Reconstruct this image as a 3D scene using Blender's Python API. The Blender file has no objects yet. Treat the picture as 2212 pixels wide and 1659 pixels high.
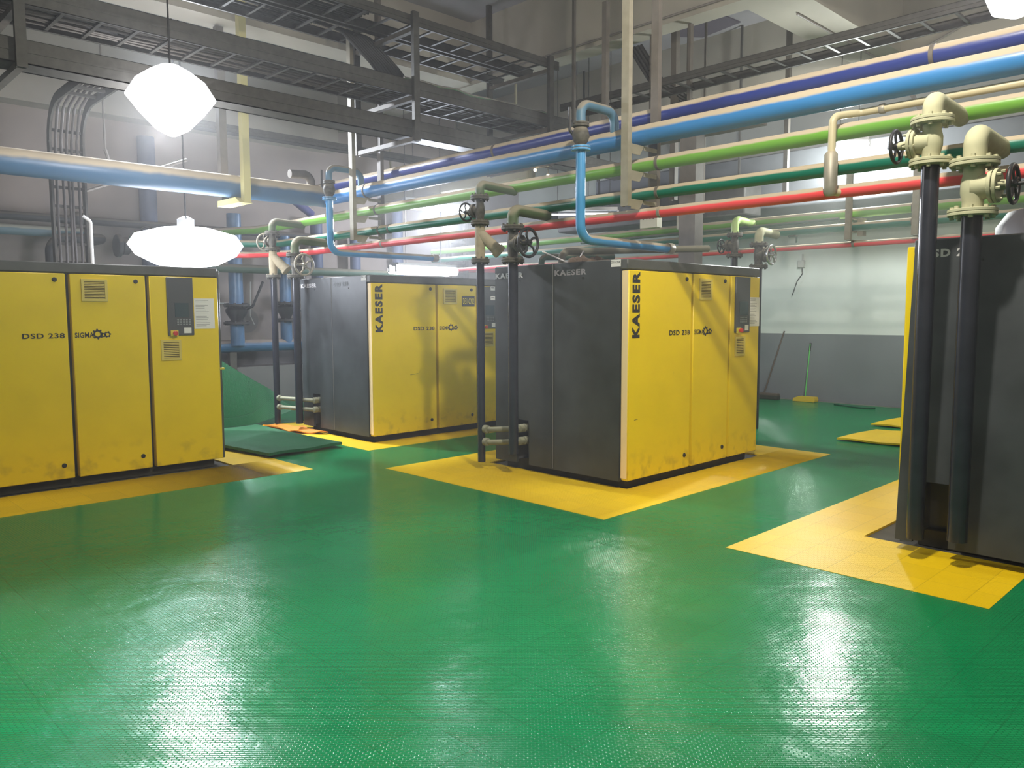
import bpy, math, random
from mathutils import Vector, Matrix
random.seed(7)
S = bpy.context.scene
COL = S.collection
# ---------------------------------------------------------------- camera
cam_d = bpy.data.cameras.new('camera'); cam = bpy.data.objects.new('camera', cam_d); COL.objects.link(cam)
CAMZ = 1.52
fw = Vector((0.69431098, 0.71423984, -0.08828202)); rt = Vector((0.71681254, -0.69725665, -0.00359832)); up = Vector((0.06412529, 0.0607833, 0.99608902))
m = Matrix((rt, up, -fw)).transposed().to_4x4(); m.translation = (0, 0, CAMZ); cam.matrix_world = m
cam_d.sensor_fit = 'HORIZONTAL'; cam_d.sensor_width = 36; cam_d.lens = 36 * 1709.78 / 2212
cam_d.clip_start = .05; cam_d.clip_end = 100
S.camera = cam
# ---------------------------------------------------------------- world, colour management
w = bpy.data.worlds.new('world'); S.world = w; w.use_nodes = True
w.node_tree.nodes['Background'].inputs[0].default_value = (.60, .62, .75, 1)
w.node_tree.nodes['Background'].inputs[1].default_value = .05
# thin haze added so the lamps glow, standing in for lens glare
_vs = w.node_tree.nodes.new('ShaderNodeVolumeScatter'); _vs.inputs['Density'].default_value = .0080; _vs.inputs['Anisotropy'].default_value = .68
w.node_tree.links.new(_vs.outputs[0], w.node_tree.nodes['World Output'].inputs['Volume'])
S.view_settings.view_transform = 'Standard'; S.view_settings.look = 'None'; S.view_settings.gamma = 1
S.view_settings.use_curve_mapping = False
S.view_settings.exposure = 0.45
try:
    S.cycles.use_denoising = True; S.cycles.denoiser = 'OPENIMAGEDENOISE'
    S.cycles.volume_bounces = 0; S.cycles.use_adaptive_sampling = True; S.cycles.adaptive_threshold = .05; S.cycles.adaptive_min_samples = 16
    S.cycles.max_bounces = 5; S.cycles.diffuse_bounces = 3; S.cycles.sample_clamp_indirect = 6
except Exception: pass
# ---------------------------------------------------------------- lamps' light, with an added fill and an added beam
def light(name, loc, power, col=(1, .97, .93), size=.25):
    d = bpy.data.lights.new(name, 'POINT'); d.energy = power; d.color = col; d.shadow_soft_size = size
    o = bpy.data.objects.new(name, d); COL.objects.link(o); o.location = loc; return o
COOL = (.82, .88, 1.0); WARM = (1, .93, .80)
def spot(loc, to, power, ang, col, size=.1, blend=.6):
    d = bpy.data.lights.new('lamp_or_added_beam', 'SPOT'); d.energy = power; d.color = col; d.shadow_soft_size = size; d.spot_size = math.radians(ang); d.spot_blend = blend
    o = bpy.data.objects.new('lamp_or_added_beam', d); COL.objects.link(o); o.location = loc; o.rotation_euler = (Vector(to)-Vector(loc)).to_track_quat('-Z', 'Y').to_euler()
light('lamp_or_fill_light', (3.3, 1.7, 4.6), 230, WARM, .10)
spot((3.3, 1.7, 4.6), (6.8, 3.3, 0), 230, 125, WARM, .10, .5)
light('lamp_or_fill_light', (10.75, 4.62, 3.45), 190, (.95, 1, .95), .08)
light('lamp_or_fill_light', (9.1, 11.25, 3.22), 130, COOL, .10)
spot((9.1, 11.2, 3.2), (4.0, 4.6, 0), 1500, 60, COOL, .10)
spot((10.7, 4.6, 3.5), (4.6, 1.6, 0), 500, 60, (.95, 1, .97), .08)
light('lamp_or_fill_light', (7.75, 9.95, 2.5), 25, COOL, .15)
light('lamp_or_fill_light', (2.95, 7.80, 3.2), 55, (.96, .94, .95), .10)
spot((4.36, 10.95, 4.42), (3.0, 4.4, 0), 1050, 110, (.88, .93, 1), .10)  # added beam for the floor highlight, its lamp is made up
light('lamp_or_fill_light', (3.98, 9.8, 2.0), 45, COOL, .2)
spot((-.8, 4.6, 4.4), (.2, 3.1, 0), 520, 62, (.55, .92, 1.0), .15, 1)
light('lamp_or_fill_light', (-2.0, -1.5, 4.8), 170, WARM, .2)  # added unseen fill that brightens the sides facing the camera
light('lamp_or_fill_light', (9.5, -.5, 4.8), 90, WARM, .2)
light('lamp_or_fill_light', (6.34, 1.6, 3.80), 85, (.92, .9, 1), .12)

# ================================================================ materials
MAT = {}
def mat(name, col, rough=.5, metal=0., spec=.5, noise=0., nscale=8, bump=0., bscale=60, emit=None, estr=0, dust=None, dlo=.32, dhi=.60, grime=0.):
    if name in MAT: return MAT[name]
    M = bpy.data.materials.new(name); M.use_nodes = True; nt = M.node_tree; N = nt.nodes; L = nt.links
    b = N['Principled BSDF']; b.inputs['Base Color'].default_value = (*col, 1); b.inputs['Roughness'].default_value = rough
    b.inputs['Metallic'].default_value = metal
    b.inputs['Specular IOR Level'].default_value = spec
    out = None
    tc = N.new('ShaderNodeTexCoord')
    if noise:
        n = N.new('ShaderNodeTexNoise'); n.inputs['Scale'].default_value = nscale; n.inputs['Detail'].default_value = 5
        L.new(tc.outputs['Object'], n.inputs['Vector'])
        r = N.new('ShaderNodeMapRange'); r.inputs[3].default_value = 1 - noise; r.inputs[4].default_value = 1 + noise * .6
        r.inputs[1].default_value = .3; r.inputs[2].default_value = .7
        L.new(n.outputs['Fac'], r.inputs[0])
        mx = N.new('ShaderNodeMix'); mx.data_type = 'RGBA'; mx.blend_type = 'MULTIPLY'; mx.inputs[0].default_value = 1
        mx.inputs[6].default_value = (*col, 1); L.new(r.outputs[0], mx.inputs[7]); out = mx.outputs[2]
    if dust:
        g = N.new('ShaderNodeNewGeometry'); sx = N.new('ShaderNodeSeparateXYZ'); L.new(g.outputs['Normal'], sx.inputs[0])
        n2 = N.new('ShaderNodeTexNoise'); n2.inputs['Scale'].default_value = 5; L.new(g.outputs['Position'], n2.inputs['Vector'])
        ad = N.new('ShaderNodeMath'); ad.operation = 'MULTIPLY_ADD'; ad.inputs[1].default_value = .35
        L.new(n2.outputs['Fac'], ad.inputs[0]); L.new(sx.outputs[2], ad.inputs[2])
        r2 = N.new('ShaderNodeMapRange'); r2.interpolation_type = 'SMOOTHSTEP'; r2.inputs[1].default_value = dlo; r2.inputs[2].default_value = dhi
        L.new(ad.outputs[0], r2.inputs[0])
        m2 = N.new('ShaderNodeMix'); m2.data_type = 'RGBA'; L.new(r2.outputs[0], m2.inputs[0])
        if out: L.new(out, m2.inputs[6])
        else: m2.inputs[6].default_value = (*col, 1)
        m2.inputs[7].default_value = (*dust, 1); out = m2.outputs[2]
        rr = N.new('ShaderNodeMapRange'); rr.inputs[3].default_value = rough; rr.inputs[4].default_value = .9
        L.new(r2.outputs[0], rr.inputs[0]); L.new(rr.outputs[0], b.inputs['Roughness'])
    if grime:      # worn, dirty patches towards the foot of the panel (real dirt with its own shape)
        g = N.new('ShaderNodeNewGeometry'); sx = N.new('ShaderNodeSeparateXYZ'); L.new(g.outputs['Position'], sx.inputs[0])
        n3 = N.new('ShaderNodeTexNoise'); n3.inputs['Scale'].default_value = 9; n3.inputs['Detail'].default_value = 8
        L.new(g.outputs['Position'], n3.inputs['Vector'])
        r3 = N.new('ShaderNodeMapRange'); r3.inputs[1].default_value = .42; r3.inputs[2].default_value = .08; L.new(sx.outputs[2], r3.inputs[0])
        r4 = N.new('ShaderNodeMapRange'); r4.inputs[1].default_value = .5; r4.inputs[2].default_value = .68; L.new(n3.outputs['Fac'], r4.inputs[0])
        mu = N.new('ShaderNodeMath'); mu.operation = 'MULTIPLY'; L.new(r3.outputs[0], mu.inputs[0]); L.new(r4.outputs[0], mu.inputs[1])
        mu2 = N.new('ShaderNodeMath'); mu2.operation = 'MULTIPLY'; mu2.inputs[1].default_value = grime; L.new(mu.outputs[0], mu2.inputs[0])
        m3 = N.new('ShaderNodeMix'); m3.data_type = 'RGBA'; L.new(mu2.outputs[0], m3.inputs[0])
        if out: L.new(out, m3.inputs[6])
        else: m3.inputs[6].default_value = (*col, 1)
        m3.inputs[7].default_value = (.16, .10, .03, 1); out = m3.outputs[2]
    if out: L.new(out, b.inputs['Base Color'])
    if bump:
        n = N.new('ShaderNodeTexNoise'); n.inputs['Scale'].default_value = bscale; L.new(tc.outputs['Object'], n.inputs['Vector'])
        bp = N.new('ShaderNodeBump'); bp.inputs['Strength'].default_value = bump; bp.inputs['Distance'].default_value = .01
        L.new(n.outputs['Fac'], bp.inputs['Height']); L.new(bp.outputs[0], b.inputs['Normal'])
    if emit:
        b.inputs['Emission Color'].default_value = (*emit, 1); b.inputs['Emission Strength'].default_value = estr
    MAT[name] = M; return M
DUST = (.43, .36, .26)
YEL = mat('machine_yellow', (.88, .64, .0), .38, noise=.05, nscale=3, grime=.4)
YELC = mat('door_edge_lit_cream', (.97, .74, .42), .5)  # cream paint brightened to carry the strong light on the edge
GRA = mat('graphite_panel', (.048, .054, .060), .42, noise=.30, nscale=4)
GRA2 = mat('dark_grey_cover', (.085, .088, .085), .5, noise=.2, dust=(.17, .165, .15), dlo=.8, dhi=1.1)
PLINTH = mat('brown_plinth', (.045, .040, .022), .7, noise=.3)
BLK = mat('black_print', (.02, .02, .022), .6)
WHT = mat('white_print', (.55, .54, .55), .6)
FADE = mat('faded_print', (.13, .14, .15), .7)
PAPER = mat('white_paper', (.78, .77, .76), .8)
INK = mat('grey_ink', (.25, .25, .27), .8)
TAGB = mat('black_tag', (.015, .015, .01), .5)
TAGY = mat('tag_yellow', (.75, .62, .05), .6)
PANEL = mat('control_panel_grey', (.075, .08, .09), .4)
SCREEN = mat('dim_screen', (.05, .08, .10), .2)
RED = mat('red_button', (.6, .03, .02), .35)
VENT = mat('vent_yellow', (.70, .56, .12), .45)
SLOT = mat('slot_dark', (.16, .13, .03), .8)
P_IND = mat('indigo_pipe', (.018, .035, .20), .32, dust=DUST)
P_BLU = mat('blue_pipe', (.035, .19, .46), .32, dust=DUST)
P_LG = mat('light_green_pipe', (.14, .34, .04), .35, dust=DUST)
P_DG = mat('dark_green_pipe', (.010, .15, .10), .35, dust=DUST)
P_RED = mat('red_pipe', (.78, .07, .08), .35, dust=DUST)
P_RISER = mat('dark_riser_paint', (.022, .024, .036), .25, noise=.3, nscale=6, dust=(.30, .30, .24), dlo=.8, dhi=1.3)
P_TAN = mat('shaded_dusty_iron', (.075, .070, .058), .7, noise=.5, nscale=30, dust=(.24, .21, .15), dlo=.3, dhi=.9)  # darkened for the backlit risers, shade put into the colour
P_LIT = mat('lit_dusty_fitting', (.26, .255, .16), .75, noise=.15, nscale=20, dust=(.50, .49, .32), dlo=-.4, dhi=.5)  # lit copy of the dusty iron, lamp light put into its colour
P_STEEL = mat('bare_steel_pipe', (.33, .31, .26), .45, metal=.3, noise=.2, dust=DUST, dlo=.2, dhi=.9)
P_GRN2 = mat('grey_green_pipe', (.05, .10, .07), .6, dust=(.16, .15, .11))
P_DARK = mat('dark_wall_pipe', (.05, .05, .055), .6, dust=(.14, .12, .1))
P_BLU2 = mat('wall_blue_pipe', (.04, .12, .23), .42, dust=(.50, .42, .30), dlo=.18, dhi=.60)
IRON = mat('black_iron', (.018, .018, .02), .45)
CHROME = mat('bright_handwheel', (.55, .55, .55), .25, metal=.9)
GALV = mat('galvanised_tray', (.058, .055, .048), .55, metal=.1, noise=.3, nscale=15, dust=(.14, .12, .09), dlo=.5, dhi=1.0)
CABLE = mat('black_cable', (.012, .012, .014), .5)
POST = mat('grey_post_paint', (.27, .245, .185), .6, noise=.15, nscale=12)
POSTD = mat('brown_post_paint', (.12, .105, .09), .6, noise=.2)
POSTY = mat('pale_yellow_post', (.55, .50, .22), .55)
WOOD = mat('mop_wood', (.10, .07, .05), .7)
GRNPL = mat('green_plastic', (.10, .50, .10), .4)
YLPL = mat('yellow_plastic', (.75, .50, .03), .5)
BRIST = mat('dark_bristle', (.03, .035, .02), .9)
REDPL = mat('red_plastic', (.55, .06, .03), .5)
HOUS = mat('lamp_housing', (.35, .35, .36), .4, metal=.5)
E_HI = mat('lamp_glow_bright', (1, 1, 1), .5, emit=(.93, .94, 1), estr=6)
E_LO = mat('lamp_glass', (1, 1, 1), .5, emit=(.90, .95, 1), estr=6)
CONC = mat('bare_concrete', (.10, .095, .08), .85, noise=.3, nscale=5)
ORG = mat('orange_mat', (.70, .25, .02), .55, bump=.3, bscale=120)

def floor_mat(name, c1, c2, rough, seam):
    M = bpy.data.materials.new(name); M.use_nodes = True; nt = M.node_tree; N = nt.nodes; L = nt.links
    b = N['Principled BSDF']; g = N.new('ShaderNodeNewGeometry')
    n = N.new('ShaderNodeTexNoise'); n.inputs['Scale'].default_value = 1.3; n.inputs['Detail'].default_value = 4; L.new(g.outputs['Position'], n.inputs['Vector'])
    mx = N.new('ShaderNodeMix'); mx.data_type = 'RGBA'; L.new(n.outputs['Fac'], mx.inputs[0]); mx.inputs[6].default_value = (*c1, 1); mx.inputs[7].default_value = (*c2, 1)
    # tile seams
    br = N.new('ShaderNodeTexBrick'); br.offset = 0; br.inputs['Scale'].default_value = 1; br.inputs['Mortar Size'].default_value = .0022
    br.inputs['Mortar Smooth'].default_value = .3; br.inputs['Brick Width'].default_value = .25; br.inputs['Row Height'].default_value = .25
    br.inputs['Color1'].default_value = (1, 1, 1, 1); br.inputs['Color2'].default_value = (.93, .93, .93, 1); br.inputs['Mortar'].default_value = (seam, seam, seam, 1)
    L.new(g.outputs['Position'], br.inputs['Vector'])
    m2 = N.new('ShaderNodeMix'); m2.data_type = 'RGBA'; m2.blend_type = 'MULTIPLY'; m2.inputs[0].default_value = 1
    L.new(mx.outputs[2], m2.inputs[6]); L.new(br.outputs['Color'], m2.inputs[7]); L.new(m2.outputs[2], b.inputs['Base Color'])
    # embossed anti-slip weave: short bars in two directions
    mp = N.new('ShaderNodeMapping'); mp.inputs['Rotation'].default_value = (0, 0, math.radians(45)); L.new(g.outputs['Position'], mp.inputs['Vector'])
    b2 = N.new('ShaderNodeTexBrick'); b2.offset = .5; b2.inputs['Scale'].default_value = 1; b2.inputs['Mortar Size'].default_value = .0028; b2.inputs['Mortar Smooth'].default_value = 1
    b2.inputs['Brick Width'].default_value = .026; b2.inputs['Row Height'].default_value = .012
    L.new(mp.outputs[0], b2.inputs['Vector'])
    nn = N.new('ShaderNodeTexNoise'); nn.inputs['Scale'].default_value = 3; nn.inputs['Detail'].default_value = 6; L.new(g.outputs['Position'], nn.inputs['Vector'])
    ad = N.new('ShaderNodeMath'); ad.operation = 'ADD'; L.new(b2.outputs['Fac'], ad.inputs[0]); L.new(br.outputs['Fac'], ad.inputs[1])
    bp = N.new('ShaderNodeBump'); bp.invert = True; bp.inputs['Strength'].default_value = .9; bp.inputs['Distance'].default_value = .0022
    L.new(ad.outputs[0], bp.inputs['Height'])
    bp2 = N.new('ShaderNodeBump'); bp2.inputs['Strength'].default_value = .30; bp2.inputs['Distance'].default_value = .03
    L.new(nn.outputs['Fac'], bp2.inputs['Height']); L.new(bp.outputs[0], bp2.inputs['Normal']); L.new(bp2.outputs[0], b.inputs['Normal'])
    rr = N.new('ShaderNodeMapRange'); rr.inputs[3].default_value = rough - .06; rr.inputs[4].default_value = rough + .10; L.new(nn.outputs['Fac'], rr.inputs[0]); L.new(rr.outputs[0], b.inputs['Roughness'])
    b.inputs['Specular IOR Level'].default_value = .5
    return M
M_GREEN = floor_mat('green_tile', (.002, .22, .075), (.006, .29, .09), .17, .85)
M_YMAT = floor_mat('yellow_tile', (.95, .61, .0), (1, .69, .0), .42, .80)
M_GMAT = floor_mat('green_mat', (.004, .10, .03), (.006, .14, .045), .5, .8)

def wall_mat(name, upc, loc, split):
    M = bpy.data.materials.new(name); M.use_nodes = True; nt = M.node_tree; N = nt.nodes; L = nt.links
    b = N['Principled BSDF']; b.inputs['Roughness'].default_value = .75
    g = N.new('ShaderNodeNewGeometry'); s = N.new('ShaderNodeSeparateXYZ'); L.new(g.outputs['Position'], s.inputs[0])
    c = N.new('ShaderNodeMath'); c.operation = 'GREATER_THAN'; c.inputs[1].default_value = split; L.new(s.outputs[2], c.inputs[0])
    mx = N.new('ShaderNodeMix'); mx.data_type = 'RGBA'; L.new(c.outputs[0], mx.inputs[0]); mx.inputs[6].default_value = (*loc, 1); mx.inputs[7].default_value = (*upc, 1)
    n = N.new('ShaderNodeTexNoise'); n.inputs['Scale'].default_value = 1.2; n.inputs['Detail'].default_value = 6; L.new(g.outputs['Position'], n.inputs['Vector'])
    r = N.new('ShaderNodeMapRange'); r.inputs[1].default_value = .3; r.inputs[2].default_value = .7; r.inputs[3].default_value = .86; r.inputs[4].default_value = 1.04; L.new(n.outputs['Fac'], r.inputs[0])
    m2 = N.new('ShaderNodeMix'); m2.data_type = 'RGBA'; m2.blend_type = 'MULTIPLY'; m2.inputs[0].default_value = 1; L.new(mx.outputs[2], m2.inputs[6]); L.new(r.outputs[0], m2.inputs[7])
    # chipped paint near the foot of the wall
    n2 = N.new('ShaderNodeTexNoise'); n2.inputs['Scale'].default_value = 4.5; n2.inputs['Detail'].default_value = 8; L.new(g.outputs['Position'], n2.inputs['Vector'])
    r2 = N.new('ShaderNodeMapRange'); r2.inputs[1].default_value = .70; r2.inputs[2].default_value = .72; L.new(n2.outputs['Fac'], r2.inputs[0])
    r3 = N.new('ShaderNodeMapRange'); r3.inputs[1].default_value = .3; r3.inputs[2].default_value = .1; L.new(s.outputs[2], r3.inputs[0])
    mu = N.new('ShaderNodeMath'); mu.operation = 'MULTIPLY'; L.new(r2.outputs[0], mu.inputs[0]); L.new(r3.outputs[0], mu.inputs[1])
    m3 = N.new('ShaderNodeMix'); m3.data_type = 'RGBA'; L.new(mu.outputs[0], m3.inputs[0]); L.new(m2.outputs[2], m3.inputs[6]); m3.inputs[7].default_value = (.55, .55, .52, 1)
    L.new(m3.outputs[2], b.inputs['Base Color']); return M
M_WALLR = wall_mat('rear_wall_paint', (.66, .70, .67), (.20, .215, .23), 1.156)
M_WALLL = wall_mat('left_wall_paint', (.36, .305, .28), (.16, .155, .16), 1.0)
M_CEIL = mat('ceiling_paint', (.30, .29, .32), .8, noise=.12, nscale=1.5)
M_BEAM = mat('beam_paint', (.40, .37, .32), .8, noise=.15, nscale=1.2)

# ================================================================ mesh building
class MB:
    def __init__(s): s.v = []; s.f = []; s.sm = []
    def add(s, vs, fs, smooth=False):
        k = len(s.v); s.v += [Vector(v) for v in vs]; s.f += [tuple(i + k for i in f) for f in fs]; s.sm += [smooth] * len(fs); return s
    def box(s, a, b, M=None):
        x0, y0, z0 = a; x1, y1, z1 = b
        vs = [Vector(p) for p in ((x0,y0,z0),(x1,y0,z0),(x1,y1,z0),(x0,y1,z0),(x0,y0,z1),(x1,y0,z1),(x1,y1,z1),(x0,y1,z1))]
        if M: vs = [M @ v for v in vs]
        return s.add(vs, [(0,3,2,1),(4,5,6,7),(0,1,5,4),(1,2,6,5),(2,3,7,6),(3,0,4,7)])
    def bbox(s, a, b, e=.006):      # box with chamfered edges
        x0, y0, z0 = a; x1, y1, z1 = b; e = min(e, (x1-x0)*.4, (y1-y0)*.4, (z1-z0)*.4)
        pts = []
        for x, sx in ((x0, 1), (x1, -1)):
            for y, sy in ((y0, 1), (y1, -1)):
                for z, sz in ((z0, 1), (z1, -1)):
                    pts += [(x, y+sy*e, z+sz*e), (x+sx*e, y, z+sz*e), (x+sx*e, y+sy*e, z)]
        def i(ix, iy, iz, k): return ((ix*2+iy)*2+iz)*3+k
        F = []
        for ix in (0, 1): F.append([i(ix,0,0,0), i(ix,1,0,0), i(ix,1,1,0), i(ix,0,1,0)][::(-1 if ix == 0 else 1)])
        for iy in (0, 1): F.append([i(0,iy,0,1), i(1,iy,0,1), i(1,iy,1,1), i(0,iy,1,1)][::(1 if iy == 0 else -1)])
        for iz in (0, 1): F.append([i(0,0,iz,2), i(1,0,iz,2), i(1,1,iz,2), i(0,1,iz,2)][::(-1 if iz == 0 else 1)])
        for iy in (0,1):
            for iz in (0,1): F.append([i(0,iy,iz,1), i(1,iy,iz,1), i(1,iy,iz,2), i(0,iy,iz,2)])
        for ix in (0,1):
            for iz in (0,1): F.append([i(ix,0,iz,0), i(ix,1,iz,0), i(ix,1,iz,2), i(ix,0,iz,2)])
        for ix in (0,1):
            for iy in (0,1): F.append([i(ix,iy,0,0), i(ix,iy,1,0), i(ix,iy,1,1), i(ix,iy,0,1)])
        for ix in (0,1):
            for iy in (0,1):
                for iz in (0,1): F.append([i(ix,iy,iz,0), i(ix,iy,iz,1), i(ix,iy,iz,2)])
        return s.add(pts, [tuple(f) for f in F])
    def prism(s, poly, h0, h1, axis='z'):      # polygon in the two other axes, extruded along axis
        n = len(poly); vs = []
        for h in (h0, h1):
            for a, b in poly: vs.append({'z': (a, b, h), 'y': (a, h, b), 'x': (h, a, b)}[axis])
        return s.add(vs, [tuple(range(n))[::-1], tuple(range(n, 2*n))] + [(i, (i+1) % n, n+(i+1) % n, n+i) for i in range(n)])
    def tube(s, pts, r, seg=20, bend=0., cap=True, hollow=False):
        P = [Vector(p) for p in pts]; path = [P[0]]
        for i in range(1, len(P)-1):
            a, b, c = P[i-1], P[i], P[i+1]; u = (a-b).normalized(); v = (c-b).normalized(); ang = u.angle(v)
            if bend > 0 and ang < math.pi - .02:
                t = min(bend / math.tan(ang/2), (a-b).length*.49, (c-b).length*.49); R = t*math.tan(ang/2)
                ctr = b + (u+v).normalized() * (R / math.sin(ang/2)); s0 = b+u*t; s1 = b+v*t; k = 8
                e0 = s0-ctr; e1 = s1-ctr; th = e0.angle(e1)
                for j in range(k+1):
                    q = j/k; path.append(ctr + (e0*math.sin((1-q)*th) + e1*math.sin(q*th))/math.sin(th))
            else: path.append(b)
        path.append(P[-1])
        rr = r if isinstance(r, (list, tuple)) else [r]*len(path)
        if len(rr) != len(path): rr = [rr[0]]*len(path)
        t0 = (path[1]-path[0]).normalized(); nrm = t0.orthogonal().normalized(); vs = []; prev = t0
        for i, p in enumerate(path):
            if i == 0: t = t0
            elif i == len(path)-1: t = (path[i]-path[i-1]).normalized()
            else: t = ((path[i]-path[i-1]).normalized() + (path[i+1]-path[i]).normalized()).normalized()
            q = prev.rotation_difference(t); nrm = (q @ nrm); nrm = (nrm - t*nrm.dot(t)).normalized(); bn = t.cross(nrm); prev = t
            for j in range(seg):
                a = 2*math.pi*j/seg; vs.append(p + (nrm*math.cos(a) + bn*math.sin(a))*rr[i])
        fs = [(i*seg+j, i*seg+(j+1) % seg, (i+1)*seg+(j+1) % seg, (i+1)*seg+j) for i in range(len(path)-1) for j in range(seg)]
        s.add(vs, fs, True)
        if cap:
            n = len(path)
            s.add(vs[:seg], [tuple(range(seg))[::-1]]); s.add(vs[(n-1)*seg:], [tuple(range(seg))])
        return s
    def lathe(s, prof, c=(0,0,0), axis=(0,0,1), seg=28, smooth=True):      # prof: (radius, distance along axis)
        ax = Vector(axis).normalized(); n = ax.orthogonal().normalized(); b = ax.cross(n); c = Vector(c); vs = []
        for r, h in prof:
            for j in range(seg):
                a = 2*math.pi*j/seg; vs.append(c + ax*h + (n*math.cos(a)+b*math.sin(a))*r)
        fs = [(i*seg+j, i*seg+(j+1) % seg, (i+1)*seg+(j+1) % seg, (i+1)*seg+j) for i in range(len(prof)-1) for j in range(seg)]
        s.add(vs, fs, smooth)
        s.add(vs[:seg], [tuple(range(seg))[::-1]]); s.add(vs[-seg:], [tuple(range(seg))]); return s
    def disc(s, c, axis, r, t, seg=28):      # flange with a small chamfer, centred on c
        e = t*.12
        return s.lathe([(r-e, -t/2), (r, -t/2+e), (r, t/2-e), (r-e, t/2)], c, axis, seg, False)
    def torus(s, c, axis, R, r, seg=32, sg=10):
        ax = Vector(axis).normalized(); n = ax.orthogonal().normalized(); b = ax.cross(n); c = Vector(c); vs = []
        for i in range(seg):
            a = 2*math.pi*i/seg; d = n*math.cos(a)+b*math.sin(a)
            for j in range(sg):
                q = 2*math.pi*j/sg; vs.append(c + d*(R+r*math.cos(q)) + ax*r*math.sin(q))
        return s.add(vs, [(i*sg+j, ((i+1) % seg)*sg+j, ((i+1) % seg)*sg+(j+1) % sg, i*sg+(j+1) % sg) for i in range(seg) for j in range(sg)], True)
    def build(s, name, M, parent=None):
        me = bpy.data.meshes.new(name); off = Vector(parent['_o']) if parent and '_o' in parent else Vector((0, 0, 0))
        me.from_pydata([v-off for v in s.v], [], s.f); me.polygons.foreach_set('use_smooth', s.sm)
        me.materials.append(M); me.validate(); me.update()
        import bmesh
        bm = bmesh.new(); bm.from_mesh(me); bmesh.ops.remove_doubles(bm, verts=bm.verts, dist=1e-5); bmesh.ops.recalc_face_normals(bm, faces=bm.faces)
        bm.to_mesh(me); bm.free(); me.set_sharp_from_angle(angle=math.radians(42))
        o = bpy.data.objects.new(name, me); COL.objects.link(o)
        if parent:
            o.parent = parent; o['_o'] = list(off)
        return o
THINGS = []
def thing(name, label, cat, loc=(0, 0, 0), group=None):
    o = bpy.data.objects.new(name, None); COL.objects.link(o); o.location = loc; o['_o'] = list(loc); o.empty_display_size = .1
    o['label'] = label; o['category'] = cat
    if group: o['group'] = group
    return o
def single(name, mb, M, label, cat, group=None, loc=None):
    if loc is None:
        xs = [v.x for v in mb.v]; ys = [v.y for v in mb.v]; zs = [v.z for v in mb.v]; loc = ((min(xs)+max(xs))/2, (min(ys)+max(ys))/2, min(zs))
    l = Vector(loc); mb.v = [v-l for v in mb.v]
    o = mb.build(name, M); o.location = l; o['label'] = label; o['category'] = cat
    if group: o['group'] = group
    return o
def struct(name, mb, M):
    o = mb.build(name, M); o['kind'] = 'structure'; return o
def text(name, body, M, parent, origin, xdir, ydir, height, width=None, bold=0., sub=None):
    """lettering as flat raised mesh; origin = lower left corner, xdir reading direction, ydir up, height of capitals"""
    cu = bpy.data.curves.new(name, 'FONT'); cu.body = body; cu.extrude = .0; cu.offset = bold; cu.resolution_u = 3; cu.space_character = 1.0 + bold*4.5
    tmp = bpy.data.objects.new('tmp', cu); COL.objects.link(tmp); dg = bpy.context.evaluated_depsgraph_get(); dg.update()
    me0 = bpy.data.meshes.new_from_object(tmp.evaluated_get(dg)); bpy.data.objects.remove(tmp); bpy.data.curves.remove(cu)
    vs = [v.co.copy() for v in me0.vertices]; fs = [tuple(p.vertices) for p in me0.polygons]; bpy.data.meshes.remove(me0)
    x0 = min(v.x for v in vs); x1 = max(v.x for v in vs); y0 = min(v.y for v in vs); y1 = max(v.y for v in vs)
    sy = height/(y1-y0); sx = (width/(x1-x0)) if width else sy
    X = Vector(xdir).normalized(); Y = Vector(ydir).normalized(); Z = X.cross(Y)
    mb = MB(); n = len(vs)
    top = [Vector(origin) + X*(v.x-x0)*sx + Y*(v.y-y0)*sy + Z*.0015 for v in vs]
    mb.add(top, fs)
    me = bpy.data.meshes.new(name); off = Vector(parent['_o']); me.from_pydata([v-off for v in mb.v], [], mb.f); me.materials.append(M); me.update()
    o = bpy.data.objects.new(name, me); COL.objects.link(o); o.parent = parent; o['_o'] = list(off); return o
#BODY
# ================================================================ setting
FX0, FX1, FY0, FY1, CZ = -4.5, 13.26, -4.5, 13.4, 5.9
PATCH = dict(a=(-.6, 3.965, 6.90, 9.75), b=(4.95, 8.3, 7.40, 10.15), c=(4.49, 8.33, 3.65, 6.42), r=(4.505, 8.3, 1.125, 2.645))
HOLE = dict(a=(1.12, 3.50, 7.67, 9.38), b=(5.31, 7.62, 7.83, 9.52), c=(5.43, 7.78, 4.16, 5.92), r=(5.40, 7.8, .25, 2.12))
def rects_minus(area, holes):
    xs = sorted({area[0], area[1], *[h[0] for h in holes], *[h[1] for h in holes]}); ys = sorted({area[2], area[3], *[h[2] for h in holes], *[h[3] for h in holes]})
    xs = [x for x in xs if area[0] <= x <= area[1]]; ys = [y for y in ys if area[2] <= y <= area[3]]; out = []
    for i in range(len(xs)-1):
        for j in range(len(ys)-1):
            cx, cy = (xs[i]+xs[i+1])/2, (ys[j]+ys[j+1])/2
            if any(h[0] < cx < h[1] and h[2] < cy < h[3] for h in holes): continue
            out.append((xs[i], xs[i+1], ys[j], ys[j+1]))
    return out
mb = MB().box((FX0, FY0, -.12), (FX1, FY1, -.014)); struct('floor', mb, CONC)
mb = MB()
for x0, x1, y0, y1 in rects_minus((FX0, FX1-.12, FY0, FY1), [*PATCH.values(), HOLE['r']]): mb.box((x0, y0, -.014), (x1, y1, 0))
struct('floor', mb, M_GREEN)
mb = MB().box((FX1, FY0, -.12), (FX1+.2, FY1+.2, CZ)); struct('wall_right', mb, M_WALLR)
mb = MB().box((FX0, FY1, -.12), (FX1, FY1+.2, CZ)); struct('wall_left', mb, M_WALLL)
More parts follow.
